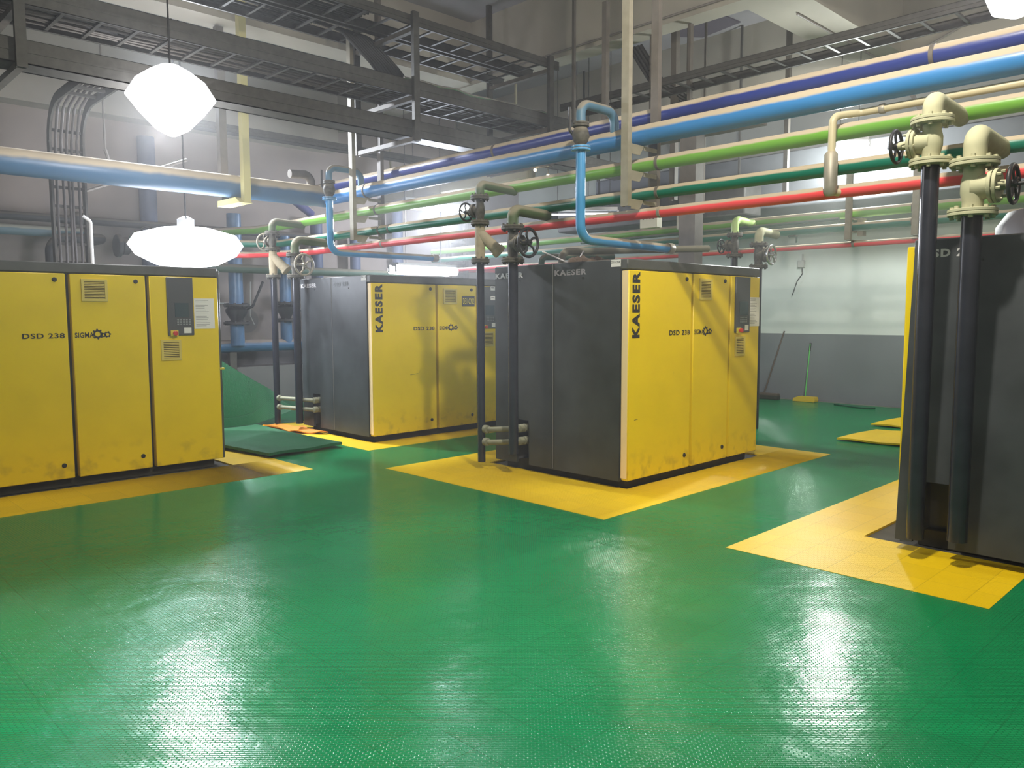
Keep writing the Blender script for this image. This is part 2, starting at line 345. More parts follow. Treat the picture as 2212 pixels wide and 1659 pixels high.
mb = MB().box((FX0-.2, FY0, -.12), (FX0, FY1+.2, CZ)); struct('wall_back', mb, M_WALLL)
mb = MB().box((FX0, FY0-.2, -.12), (FX1+.2, FY0, CZ)); struct('wall_front', mb, M_WALLL)
mb = MB().box((FX0-.2, FY0-.2, CZ), (FX1+.2, FY1+.2, CZ+.2)); struct('ceiling', mb, M_CEIL)
mb = MB().box((FX1-.12, FY0, -.014), (FX1, FY1, .004)); struct('trim_1', mb, mat('worn_concrete_edge', (.22, .22, .19), .9, noise=.4, nscale=6))
# ceiling beams
mb = MB().box((8.2, FY0, 4.98), (8.5, FY1, CZ)); struct('ceiling_beam', mb, M_BEAM)
mb = MB().box((8.5, 4.2, 4.98), (FX1, 4.85, CZ)); struct('ceiling_beam', mb, M_BEAM)
mb = MB().box((11.35, FY0, 4.98), (11.75, FY1, CZ)); struct('ceiling_beam', mb, M_BEAM)
mb = MB().box((FX0, 9.3, 5.0), (8.2, 9.72, CZ)); struct('ceiling_beam', mb, M_BEAM)
mb = MB().box((1.0, FY1-.35, 4.55), (8.2, FY1, CZ)); struct('ceiling_beam', mb, M_BEAM)

# ================================================================ yellow tile patches and loose mats
labs = dict(a='yellow tile surround in front of the compressor at the left edge of the room', b='yellow tile surround around the compressor with the black D31-CN2 tag',
            c='yellow tile surround around the central compressor', r='yellow tile surround before the compressor at the right edge of the photo')
for k in 'abcr':
    mb = MB()
    for x0, x1, y0, y1 in rects_minus(PATCH[k], [HOLE[k]]): mb.box((x0, y0, -.0135), (x1, y1, .002))
    single('yellow_floor_mat', mb, M_YMAT, labs[k], 'floor mat', 'yellow tile surrounds')
def slab(name, poly, z, t, M, label, cat, wob=0.):
    n = 26; xs = [p[0] for p in poly]; ys = [p[1] for p in poly]; mb = MB(); a, b, c, d = [Vector((p[0], p[1], 0)) for p in poly]; vs = []
    for lay in (z, z-t):
        for i in range(n+1):
            for j in range(n+1):
                u, v = i/n, j/n; p = (a*(1-u)+b*u)*(1-v) + (d*(1-u)+c*u)*v
                # raised, slightly wavy rim with the small teeth of interlocking tiles
                hz = wob*(math.sin(u*9+v*4)*.5+.5); vs.append((p.x, p.y, lay+hz))
    N = (n+1)**2; fs = []
    for i in range(n):
        for j in range(n):
            q = i*(n+1)+j; fs.append((q, q+n+1, q+n+2, q+1)); fs.append((N+q, N+q+1, N+q+n+2, N+q+n+1))
    for i in range(n):
        for q, r_ in ((i*(n+1), (i+1)*(n+1)), ((i+1)*(n+1)+n, i*(n+1)+n), (i+1, i), (n*(n+1)+i, n*(n+1)+i+1)): fs.append((q, r_, N+r_, N+q))
    mb.add(vs, fs); return single(name, mb, M, label, cat)
slab('yellow_floor_mat', [(9.28, 4.0), (9.36, 3.1), (10.4, 3.05), (10.35, 3.95)], .03, .02, M_YMAT, 'loose yellow tile mat on the green floor behind the right compressor, nearer of two', 'floor mat', .012)
slab('yellow_floor_mat', [(10.8, 4.2), (10.85, 3.1), (12.0, 3.2), (11.9, 4.15)], .03, .02, M_YMAT, 'loose yellow tile mat on the green floor, farther one near the back wall', 'floor mat', .012)
slab('green_floor_mat', [(3.92, 7.72), (4.86, 7.80), (4.86, 9.9), (3.62, 9.9)], .055, .03, M_GMAT, 'loose green tile mat lying raised between two compressors', 'floor mat', .012)
# leaning, curled green mat
mb = MB(); n = 24; vs = []
for lay in (0, .018):
    for i in range(n+1):
        u = i/n                                   # along the leaning sheet
        for j in range(9):
            v = j/8; x = 3.75 + 1.76*u; y = 10.12 + .10*math.sin(3.2*u) + v*.22 - .5*max(0, u-.7)**2*4
            topz = min(.9-.66*(x-4.65), 1.0) if x < 5.28 else .484-.9*(x-5.28)-2.0*(x-5.28)**2
            botz = .02 + .22*max(0, (x-4.9)/.62)**1.6 if x > 4.9 else .02
            z = botz + (max(topz, botz+.01)-botz)*v; vs.append((x + lay*.3, y + lay, z))
N = (n+1)*9; fs = []
for i in range(n):
    for j in range(8):
        q = i*9+j; fs.append((q, q+9, q+10, q+1)); fs.append((N+q, N+q+1, N+q+10, N+q+9))
for i in range(n): fs.append((i*9, (i+1)*9, N+(i+1)*9, N+i*9)); fs.append((i*9+8, N+i*9+8, N+(i+1)*9+8, (i+1)*9+8))
for j in range(8): fs.append((j, N+j, N+j+1, j+1)); fs.append((n*9+j, n*9+j+1, N+n*9+j+1, N+n*9+j))
mb.add(vs, fs, True); single('green_floor_mat', mb, M_GMAT, 'dark green tile mat stood on edge and curled behind the left compressor', 'floor mat')
slab('orange_floor_mat', [(4.95, 9.2), (5.25, 8.75), (5.32, 9.5), (5.05, 10.1)], .02, .012, ORG, 'crumpled orange mat piece under the two risers of the D31-CN2 compressor', 'floor mat', .03)

# ================================================================ compressors
Z0, ZD, ZT = .10, 1.885, 1.98
def gear(mb, cx, cz, R, y, n=8, hole=.45):
    out = []; inn = []
    for k in range(n*4):
        a = 2*math.pi*k/(n*4); r = R if k % 4 in (0, 1) else R*.74; out.append((cx+r*math.cos(a), cz+r*math.sin(a)))
        inn.append((cx+R*hole*math.cos(a), cz+R*hole*math.sin(a)))
    N = n*4; vs = [(x, y, z) for x, z in out] + [(x, y, z) for x, z in inn]
    mb.add(vs, [(k, (k+1) % N, N+(k+1) % N, N+k) for k in range(N)])
def vent(t, x0, x1, z0, z1, y, n=11):
    mb = MB(); f = .022
    mb.box((x0, y-.012, z0), (x0+f, y, z1)).box((x1-f, y-.012, z0), (x1, y, z1)).box((x0+f, y-.012, z1-f), (x1-f, y, z1)).box((x0+f, y-.012, z0), (x1-f, y, z0+f))
    v = mb.build('vent', VENT, t)
    mb = MB().box((x0+f, y-.003, z0+f), (x1-f, y-.0005, z1-f)); mb.build('vent_recess', SLOT, v)
    mb = MB(); h = (z1-z0-2*f)/n
    for i in range(n): mb.add([(x0+f, y-.011, z0+f+h*(i+.15)), (x1-f, y-.011, z0+f+h*(i+.15)), (x1-f, y-.004, z0+f+h*(i+.62)), (x0+f, y-.004, z0+f+h*(i+.62))], [(0, 1, 2, 3)])
    mb.build('louvre', VENT, v)
def compressor(x0, y0, W, D, s1, s2, label, side, notch=None, tag=None, cp=(-.495, -.215), logo=True, sidesticker=True, lean=None, pap=(-.205, -.003)):
    t = thing('air_compressor', label, 'compressor', (x0+W/2, y0+D/2, 0), 'yellow and graphite compressors')
    x1 = x0+W; y1 = y0+D; g = .012
    # plinth and inner frame
    MB().bbox((x0+.10, y0+.09, -.012), (x1-.06, y1-.06, Z0+.005)).build('plinth', PLINTH, t)
    fr = MB().box((x0+.03, y0+.075, Z0), (x1-.012, y1-.03, ZD+.01))
    if notch: # leave a pocket behind the opening where the water pipes enter
        fr = MB().box((x0+.16, y0+.075, Z0), (x1-.012, y1-.03, ZD+.01)).box((x0+.03, y0+.075, Z0), (x0+.16, notch[0], ZD+.01)).box((x0+.03, notch[1], Z0), (x0+.16, y1-.03, ZD+.01)).box((x0+.03, notch[0], notch[3]), (x0+.16, notch[1], ZD+.01))
    fr.build('cabinet_frame', PANEL, t)
    mb = MB().bbox((x0, y0+.005, ZD+.008), (x1, y1, ZT), .008); rf = mb.build('roof_cover', GRA2, t)
    # side panels on the left flank, each a door of its own
    for i, (ya, yb, txt, tm, tw) in enumerate(side):
        zt = ZT-.01
        def P(y, z):
            lx = 0 if not lean or i != len(side)-1 else lean*(1-(z-Z0)/(ZT-Z0)); return (x0-.004-lx, y, z)
        poly = [(ya+g/2, Z0-.03), (yb-g/2, Z0-.03), (yb-g/2, zt), (ya+g/2, zt)]
        if notch and ya < notch[0] < yb:
            poly = [(ya+g/2, Z0-.03), (notch[0], Z0-.03), (notch[0], notch[3]), (notch[1], notch[3]), (notch[1], Z0-.03), (yb-g/2, Z0-.03), (yb-g/2, zt), (ya+g/2, zt)]
        n = len(poly); mb = MB(); vo = [P(y, z) for y, z in poly]; vi = [(p[0]+.03, p[1], p[2]) for p in vo]
        mb.add(vo+vi, [tuple(range(n)), tuple(range(n, 2*n))[::-1]]+[(k, n+k, n+(k+1) % n, (k+1) % n) for k in range(n)])
        sp = mb.build('side_panel', GRA, t)
        if i == 0: MB().box((x0-.0075, yb-g/2-.004, Z0-.02), (x0-.0035, yb-g/2, zt)).build('pale_edge', mat('pale_edge_grey', (.22, .22, .22), .6), sp)  # thin pale strip along the panel seam
        if txt:
            h = .052; yst = yb-.02 if tw == 0 else tw
            lx = 0 if not lean else lean*.05
            text('lettering', txt, tm, sp, (x0-.006-lx, yst, 1.862), (0, -1, 0), (0, 0, 1), h, .385 if txt == 'KAESER' else .33, .045)
        MB().lathe([(.008, 0), (.008, .006)], (x0-.004-(lean or 0)*.06, yst-.34 if txt else (ya+yb)/2, 1.835), (-1, 0, 0), 10).build('panel_lock', BLK, sp)
    # yellow doors
    ds = [(x0+.012, x0+s1-.018), (x0+s1+.018, x0+s2-.018), (x0+s2+.018, x1-.004)]
    doors = []
    for a, b in ds:
        d = MB().bbox((a, y0, Z0-.02), (b, y0+.07, ZD), .006).build('door', YEL, t); doors.append(d)
    MB().box((x0+.008, y0+.008, Z0), (x0+.0125, y0+.07, ZD-.005)).build('door_edge_strip', YELC, doors[0])['label'] = 'pale cream door edge, brightened as if lit'
    for d, b in ((doors[0], ds[0][1]), (doors[1], ds[1][1])):
        for z in (.20, 1.83): MB().lathe([(.020, 0), (.020, .006), (.014, .010), (.014, .012)], (b-.085, y0, z), (0, -1, 0), 16).build('door_lock', BLK, d)
    YT = y0-.0015
    text('brand_lettering', 'KAESER', BLK, doors[0], (x0+.165, YT, 1.31), (0, 0, 1), (-1, 0, 0), .108, .565, .05)
    text('model_lettering', 'DSD 238', BLK, doors[0], (x0+s1-.37, YT, 1.322), (1, 0, 0), (0, 0, 1), .045, .325, .022)
    lg = text('sigma_lettering', 'SIGMA', BLK, doors[1], (x0+s1+.035, YT, 1.322), (1, 0, 0), (0, 0, 1), .047, .155, .018)
    mb = MB(); gear(mb, x0+s1+.222, 1.352, .048, YT-.0015); gear(mb, x0+s1+.272, 1.343, .022, YT-.0015, 6); gear(mb, x0+s1+.305, 1.348, .030, YT-.0015, 6)
    mb.build('gear_emblem', BLK, doors[1])
    vent(doors[1], x0+s1+.105, x0+s1+.32, 1.645, 1.842, y0)
    vent(doors[2], x0+s2+.10 if cp[0] > -.6 else x1-.40, x0+s2+.29, 1.09, 1.285, y0, 9)
    # control panel
    a, b = x1+cp[0], x1+cp[1]
    c = MB().bbox((a, y0-.016, 1.325), (b, y0+.004, ZD-.006), .005).build('control_panel', PANEL, doors[2])
    MB().box((a+.07, y0-.019, 1.50), (b-.05, y0-.016, 1.635)).build('display', SCREEN, c)
    mb = MB()
    for i in range(3):
        for j in range(5): mb.box((a+.085+j*.028, y0-.0205, 1.455+i*.022-.03), (a+.103+j*.028, y0-.0165, 1.467+i*.022-.03))
    mb.build('button_row', mat('grey_buttons', (.25, .27, .28), .5), c)
    MB().box((a+.02, y0-.030, 1.318), (a+.09, y0-.016, 1.375)).build('switch_plate', TAGY, c)
    MB().lathe([(.013, 0), (.013, .012), (.022, .014), (.022, .030), (.018, .034)], (a+.055, y0-.03, 1.347), (0, -1, 0), 18).build('emergency_button', RED, c)
    s_ = MB().box((b-.10, y0-.0185, 1.345), (b-.03, y0-.0165, 1.40)).build('sticker', PAPER, c)
    # paper notice
    if pap:
        p = MB().box((x1+pap[0], y0-.003, 1.385), (x1+pap[1], y0-.001, 1.68)).build('paper_notice', PAPER, doors[2])
        mb = MB()
        for k in range(17):
            if k in (2, 9): continue
            ww = random.uniform(.5, .9)*(pap[1]-pap[0]-.03); mb.box((x1+pap[0]+.015, y0-.0038, 1.66-k*.0155), (x1+pap[0]+.015+ww, y0-.0032, 1.6635-k*.0155))
        mb.build('printed_lines', INK, p)
    if sidesticker:
        st = MB().box((x0-.0065, y0+.075, 1.915), (x0-.0045, y0+.18, 1.975)).build('sticker', PAPER, rf)
        text('lettering', sidesticker, BLK, st, (x0-.0075, y0+.175, 1.945), (0, -1, 0), (0, 0, 1), .020, .095)
    if tag:
        tg = MB().box((tag[0], y0-.004, tag[1]), (tag[0]+.215, y0-.001, tag[1]+.135)).build('name_tag', TAGB, doors[1])
        text('lettering', 'D31-CN2', TAGY, tg, (tag[0]+.012, y0-.0055, tag[1]+.03), (1, 0, 0), (0, 0, 1), .075, .19)
        for zz in (1.83, 1.70):
            st = MB().box((x0+s2+.22, y0-.0195, zz), (x0+s2+.30, y0-.0165, zz+.055)).build('sticker', PAPER, c)
            MB().box((x0+s2+.232, y0-.0205, zz+.030), (x0+s2+.288, y0-.0197, zz+.040)).build('printed_lines', INK, st)
    return t, doors
cmpC, dC = compressor(5.37, 4.12, 2.215, 1.64, .975, 1.635, 'central air compressor with cream door edge and D31-CNA sticker on its corner',
    [(4.195, 4.985, 'KAESER', mat('greyed_print', (.30, .28, .31), .6), 4.955), (4.985, 5.76, 'KAESER', WHT, 5.745)], notch=(5.29, 5.46, .1, .50), sidesticker='D31-CNA')
cmpB, dB = compressor(5.275, 7.78, 2.215, 1.60, .985, 1.66, 'air compressor carrying the black D31-CN2 tag behind the green leaning mat',
    [(7.855, 8.63, 'DSD 238', FADE, 8.573), (8.63, 9.38, 'KAESER', WHT, 9.355)], notch=(8.95, 9.12, .1, .50), tag=(6.67, 1.618), sidesticker='D31')
cmpA, dA = compressor(1.17, 7.70, 2.25, 1.60, .905, 1.575, 'air compressor at the left edge of the photo, front doors dull under the glare',
    [(7.775, 8.5, 'KAESER', WHT, 8.45), (8.5, 9.3, 'DSD 238', WHT, 9.25)], sidesticker=None, cp=(-.505, -.255), pap=(-.245, -.045))
cmpR, dR = compressor(5.40, .26, 2.2, 1.61, .975, 1.635, 'air compressor at the right edge of the photo with a leaning dark side panel',
    [(.33, 1.05, 'KAESER', WHT, 1.0), (1.05, 1.868, 'DSD 238', WHT, 1.815)], notch=(1.55, 1.76, .1, .46), sidesticker=None, lean=.15)
# rear doors of the right compressor: yellow panel seen edge-on
MB().bbox((5.44, 1.872, Z0+.01), (7.58, 1.925, 1.94)).build('rear_door', YEL, cmpR)
# yellow strap on the edge of the left compressor, and its grey end panel
MB().bbox((3.412, 7.72, Z0-.02), (3.445, 9.28, ZT-.02)).build('end_panel', GRA2, cmpA)
MB().bbox((3.40, 7.70, .975), (3.462, 7.76, .995), .003).build('yellow_clip', TAGY, cmpA)
# scratches on doors of the central and tagged machines
for (par, x, z, l, a, y) in ((dC[0], 5.47, .60, .05, .1, 4.12), (dC[0], 5.55, .78, .03, 1.4, 4.12), (dB[0], 5.83, .78, .12, .1, 7.78), (dB[0], 5.97, .80, .05, 1.2, 7.78), (dC[0], 6.05, .95, .04, 1.5, 4.12)):
    mb = MB(); dx, dz = math.cos(a)*l, math.sin(a)*l; mb.add([(x, y-.0012, z), (x+dx, y-.0012, z+dz), (x+dx+.003, y-.0012, z+dz+.004), (x, y-.0012, z+.006)], [(0, 1, 2, 3)]); mb.build('scratch', SLOT, par)
# things on the machines' roofs
def dome(cx, cy, R, h, label):
    mb = MB().lathe([(R, 0), (R, h*.45), (R*.93, h*.8), (R*.6, h), (.02, h*1.02)], (cx, cy, ZT), (0, 0, 1), 40); return single('duct_collar', mb, GRA2, label, 'duct', loc=(cx, cy, ZT))

mb = MB().prism([(10.35, 6.5), (11.1, 6.45), (11.25, 7.2), (10.9, 7.5), (10.3, 7.3)], CZ-.02, CZ-.004, 'z'); single('soot_stain', mb, mat('soot', (.09, .08, .11), .9), 'dark sooty patch on the ceiling beyond the big beam', 'stain')
# ================================================================ pipe work
def gate_valve(t, x, y, z0, z1, r, d, wr, wdist, M=P_TAN, MW=IRON, flip=1):
    """gate valve between flanges at z0 and z1, handwheel along +/-Y"""
    zm = (z0+z1)/2; h = z1-z0; ax = Vector((0, d, 0))
    mb = MB().lathe([(r*1.0, 0), (r*1.02, h*.18), (r*1.22, h*.38), (r*1.22, h*.62), (r*1.02, h*.82), (r*1.0, h)], (x, y, z0), (0, 0, 1), 24)
    mb.lathe([(r*1.35, 0), (r*1.25, r*1.6)], (x, y, zm), ax, 20)
    v = mb.build('gate_valve', M, t)
    mb = MB().disc((x, y+d*r*1.75, zm), ax, r*1.75, r*.36).disc((x, y+d*r*2.2, zm), ax, r*1.75, r*.36)
    for k in range(6):
        a = k*math.pi/3+.3; mb.lathe([(r*.17, -r*.45), (r*.17, r*.85)], (x+math.cos(a)*r*1.45, y+d*r*1.95, zm+math.sin(a)*r*1.45), ax, 6, False)
    mb.build('bonnet', M, v)
    mb = MB()
    for sg in (-1, 1): mb.tube([(x+sg*r*1.0, y+d*r*2.3, zm), (x+sg*r*.95, y+d*(wdist*.62), zm), (x+sg*r*.3, y+d*(wdist*.8), zm)], r*.26, 8, r*.5)
    mb.lathe([(r*.55, 0), (r*.48, wdist*.25)], (x, y+d*wdist*.68, zm), ax, 14)
    mb.build('yoke', M, v)
    MB().lathe([(r*.2, 0), (r*.2, wdist-r*1.2)], (x, y+d*r*2.2, zm), ax, 10).build('stem', MW, v)
    c = Vector((x, y+d*wdist, zm)); mb = MB().torus(c, ax, wr, wr*.11).lathe([(wr*.22, -wr*.16), (wr*.26, 0), (wr*.2, wr*.2)], c, ax, 16)
    for k in range(5):
        a = k*2*math.pi/5+.4; u = Vector((math.cos(a), 0, math.sin(a))); u2 = Vector((math.cos(a+.25), 0, math.sin(a+.25)))
        mb.tube([c+u*wr*.18, c+u2*wr*.6, c+u*wr*.99], wr*.085, 8, wr*.2)
    mb.build('handwheel', MW, v)
    return v
def flange(t, x, y, z, R, M, axis=(0, 0, 1), th=.018, n=8, bolts=True):
    a = Vector(axis).normalized(); c = Vector((x, y, z)); mb = MB().disc(c-a*(th*.56), a, R, th).disc(c+a*(th*.56), a, R*1.0, th)
    u = a.orthogonal().normalized(); v = a.cross(u)
    if bolts:
        for k in range(n):
            q = 2*math.pi*k/n+.2; p = c+(u*math.cos(q)+v*math.sin(q))*R*.8; mb.lathe([(R*.10, -th*2.0), (R*.10, th*2.0)], p, a, 6, False)
    return mb.build('flange', M, t)
def riser(x, y, zb, zt, r, zf1, zf2, d, label, xh, wr, wdist, strainer=None, lit=False, hdr=P_LG, wheelmat=IRON, branch=None, group='compressor riser pipes'):
    """vertical pipe with cut foot, gate valve between two flanges and an elbow running to the header"""
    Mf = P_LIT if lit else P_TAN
    t = thing('riser_pipe', label, 'pipe', (x, y, zb), group)
    mb = MB().tube([(x, y, zb), (x, y, zf1-(.0 if not strainer else strainer))], r, 24); mb.build('pipe', P_RISER, t)
    if strainer:
        zs0 = zf1-strainer; flange(t, x, y, zs0, r*2.35, Mf)
        mb = MB().lathe([(r*1.15, 0), (r*1.3, strainer*.3), (r*1.3, strainer*.7), (r*1.15, strainer)], (x, y, zs0), (0, 0, 1), 24)
        q = Vector((.45, -.62, -.72)).normalized(); c0 = Vector((x, y, zs0+strainer*.72)); mb.lathe([(r*1.35, 0), (r*1.45, strainer*.62), (r*1.75, strainer*.63), (r*1.75, strainer*.75), (r*.8, strainer*.76)], c0, q, 22)
        mb.build('strainer', Mf if lit else P_STRAIN, t)
    flange(t, x, y, zf1, r*2.35, Mf); flange(t, x, y, zf2, r*2.35, Mf)
    gate_valve(t, x, y, zf1+.02, zf2-.02, r, d, wr, wdist, Mf, wheelmat)
    mb = MB().tube([(x, y, zf2+.01), (x, y, zt), (xh, y, zt-.02)], r*1.12, 24, bend=r*3.0)
    mb.build('elbow_pipe', P_LIT if lit else (P_ELB if hdr in (P_LG, P_DG) else hdr), t)
    if branch:
        for z in branch[2]:
            b = MB().tube([(x, y, z), (x+.02, y-.12, z), (branch[0]-.06, branch[1], z+.02), (branch[0]+.09, branch[1], z+.02)], .027, 16, .08).build('branch_pipe', P_BRANCH, t)
            for p, ax in (((x+.004, y-.065, z), (0, 1, 0)), ((branch[0]-.035, branch[1], z+.02), (1, 0, 0)), ((branch[0]+.03, branch[1], z+.02), (1, 0, 0))): MB().lathe([(.030, -.028), (.040, -.022), (.040, .022), (.030, .028)], p, ax, 12, False).build('pipe_union', P_BRANCH, b)
    return t
P_STRAIN = mat('strainer_dusty_tan', (.36, .30, .20), .8, noise=.15, nscale=20, dust=(.42, .36, .25), dlo=.1, dhi=.8)
P_BRANCH = mat('grey_green_fitting', (.20, .21, .15), .6, noise=.2, nscale=20, dust=(.36, .36, .25), dlo=.2, dhi=.9)
HX = 5.62
P_ELB = mat('dusty_elbow_green', (.07, .11, .05), .6, dust=(.27, .25, .18), dlo=.15, dhi=.6)
riser(5.15, 5.73, .072, 2.755, .038, 2.39, 2.63, 1, 'riser pipe left of the central compressor with tan strainer and small handwheel', HX, .085, .20, strainer=.36, branch=(5.37, 5.37, (.40, .275)))
riser(5.15, 5.28, .205, 2.475, .046, 2.01, 2.31, -1, 'riser pipe before the central compressor side with large black handwheel', HX, .125, .20, hdr=P_DG)
riser(5.12, 1.70, .13, 2.765, .050, 2.405, 2.645, 1, 'dusty lit riser by the right compressor, farther one, with side-on handwheel at left', HX, .095, .20, lit=True)
riser(5.12, 1.465, .16, 2.535, .055, 2.09, 2.37, -1, 'dusty lit riser by the right compressor, nearer the photo edge, handwheel at right', HX, .105, .20, lit=True, hdr=P_DG)
riser(5.15, 9.86, .06, 2.755, .042, 2.39, 2.60, 1, 'riser pipe beside the curled green mat, left one of the pair', HX, .11, .22, strainer=.36, wheelmat=P_STEEL, branch=(5.28, 9.03, (.40, .28)))
riser(5.15, 9.27, .11, 2.475, .048, 2.01, 2.28, -1, 'riser pipe at the corner of the D31-CN2 compressor, right one of the pair', HX, .13, .22, hdr=P_DG, wheelmat=P_STEEL)
riser(9.52, 5.55, .0, 2.755, .045, 2.28, 2.55, 1, 'riser pipe with pale green elbow far behind the central compressor', 9.98, .09, .2, hdr=mat('pale_green_paint', (.45, .62, .22), .4))
riser(9.52, 5.20, .0, 2.575, .05, 2.12, 2.40, -1, 'riser pipe with bright handwheel above the far corner of the central compressor', 9.98, .12, .18, hdr=P_LIT, wheelmat=CHROME)

# U-bend drops in blue
def blue_drop(x, y, zb, xe, ze, label, endcap):
    t = thing('blue_drop_pipe', label, 'pipe', (x, y, zb), 'blue drop pipes')
    MB().tube([(x, y, 2.90), (x, y, zb), (xe, y, ze)], .041, 22, .13).build('pipe', mat('blue_drop_paint', (.06, .27, .55), .3, dust=DUST), t)
    flange(t, x, y, 2.90, .082, MAT['blue_drop_paint'], bolts=False)
    v = MB().lathe([(.036, 0), (.06, .03), (.075, .08), (.06, .13), (.04, .16)], (x, y, 2.925), (0, 0, 1), 20).build('ball_valve', P_TAN, t)
    MB().tube([(x-.02, y+.05, 3.0), (x-.06, y+.07, 3.05), (x-.05, y+.08, 3.24)], .013, 8, .02).build('lever', IRON, v)
    flange(t, x, y, 3.095, .07, P_TAN, bolts=False)
    MB().tube([(x, y, 3.09), (x, y, 3.27), (HX-.02, y, 3.27), (HX-.02, y, 3.06)], .04, 20, .11).build('u_bend', mat('blue_bend_dusty', (.07, .16, .24), .5, dust=(.22, .20, .16)), t)
    if endcap: MB().lathe([(.042, -.05), (.052, -.045), (.052, .03), (.045, .04)], (xe, y, ze), (1, 0, 0), 20).build('end_cap', P_STEEL, t)
blue_drop(5.15, 4.46, 2.150, 6.46, 2.14, 'blue drop pipe with u-bend, running low over the central compressor', True)
blue_drop(5.15, 8.42, 2.265, 6.75, 2.27, 'blue drop pipe with u-bend, running over the D31-CN2 compressor', True)

# headers along the aisle
def header(name, pts, r, M, label, bend=.2, clamps=(), group='overhead pipes of the near rack', axis='y', wd=True, seg=28):
    mb = MB().tube(pts, r, seg, bend); x = [p[0] for p in pts]; y = [p[1] for p in pts]; z = [p[2] for p in pts]
    t = thing(name, label, 'pipe', pts[0], group); mb.build('pipe', M, t)
    mb = MB()
    for c in clamps:
        ax = (0, 1, 0) if axis == 'y' else (1, 0, 0); p = (pts[0][0], c, pts[0][2]) if axis == 'y' else (c, pts[0][1], pts[0][2])
        MB().lathe([(r*1.0, -.016), (r*1.07, -.014), (r*1.07, .014), (r*1.0, .016)], p, ax, 28, False).build('pipe_clamp', POSTD if M is not P_RED else P_STEEL, t)
    return t
YN = -1.2
header('indigo_pipe', [(6.0, YN, 3.275), (6.0, 10.9, 3.275), (7.2, 12.4, 3.275)], .074, P_IND, 'indigo overhead pipe, topmost of the near rack', .3, (2.0, 6.4))
header('blue_pipe', [(HX, YN, 3.03), (HX, 9.3, 3.03)], .086, P_BLU, 'bright blue overhead pipe, thickest of the near rack', .2, (4.28, 8.3))
header('light_green_pipe', [(HX, YN, 2.78), (HX, 11.2, 2.78), (HX-.35, 12.2, 2.79), (HX-1.0, 13.38, 2.80)], .058, P_LG, 'light green overhead pipe of the near rack, just below the blue one', .3, (4.0, 8.1))
header('dark_green_pipe', [(HX, YN, 2.535), (HX, 10.6, 2.535), (HX-.9, 11.5, 2.55), (3.9, 11.5, 2.55)], .051, P_DG, 'dark green overhead pipe of the near rack, above the red one', .3, (4.0, 7.85, 8.05))
header('red_pipe', [(HX, YN, 2.37), (HX, 10.0, 2.37), (HX-.4, 10.9, 2.37), (3.9, 10.9, 2.37)], .045, P_RED, 'red overhead pipe, lowest of the near rack', .3, (3.98, 8.0, 1.62))
t = thing('thin_cream_pipe', 'thin cream pipe above the light green one, dropping down to the red pipe', 'pipe', (5.62, 0, 2.9))
MB().tube([(5.66, YN, 2.905), (5.66, 2.35, 2.90), (5.50, 2.47, 2.87), (5.49, 2.47, 2.36), (5.56, 2.44, 2.355)], .026, 16, .06).build('pipe', mat('cream_pipe', (.50, .44, .28), .4, dust=(.5, .45, .3)), t)
MB().lathe([(.03, 0), (.045, .02), (.048, .07), (.045, .28), (.03, .30)], (5.49, 2.47, 2.33), (0, 0, 1), 18).build('sleeve', P_STEEL, t)
MB().lathe([(.03, -.02), (.034, -.015), (.034, .015), (.03, .02)], (5.66, 2.2, 2.90), (0, 1, 0), 14).build('coupling', P_STEEL, t)
# large pipe running across to the left
t = header('large_blue_pipe', [(-2.5, 9.3, 3.06), (5.66, 9.3, 3.06)], .135, P_BLU2, 'large dusty blue pipe crossing the left side of the room', .2, (), None)
# stub elbow near junction
t = thing('stub_elbow_pipe', 'short brown elbow stub standing on the large blue pipe', 'pipe', (5.35, 9.3, 3.12))
MB().tube([(5.42, 9.3, 3.10), (5.42, 9.3, 3.32), (5.12, 9.3, 3.30)], .055, 18, .10).build('pipe', POSTD, t)
# rear rack
RX = 10.05
header('light_green_pipe', [(RX, YN, 2.755), (RX, 12.6, 2.755)], .058, P_LG, 'light green overhead pipe of the far rack behind the central compressor', .2, (3.5, 4.25), 'overhead pipes of the far rack')
header('dark_green_pipe', [(RX, YN, 2.59), (RX, 12.6, 2.59)], .050, P_DG, 'dark teal overhead pipe of the far rack, above the white wall', .2, (3.5, 4.25), 'overhead pipes of the far rack')
header('red_pipe', [(RX, YN, 2.375), (RX, 12.6, 2.375)], .036, P_RED, 'thin red overhead pipe of the far rack, lowest against the white wall', .2, (4.2,), 'overhead pipes of the far rack')
header('grey_pipe', [(RX-.1, 4.35, 2.69), (RX-.1, 8.6, 2.67)], .022, P_GRN2, 'thin grey pipe hung under the light green pipe of the far rack', .2, (), 'overhead pipes of the far rack')
mb = MB().tube([(10.05, 4.95, 2.44), (10.05, 4.95, 2.53), (10.05, 5.06, 2.53)], .014, 10, .03); single('hook_pipe', mb, P_GRN2, 'small hooked pipe stub on the far red pipe', 'pipe')
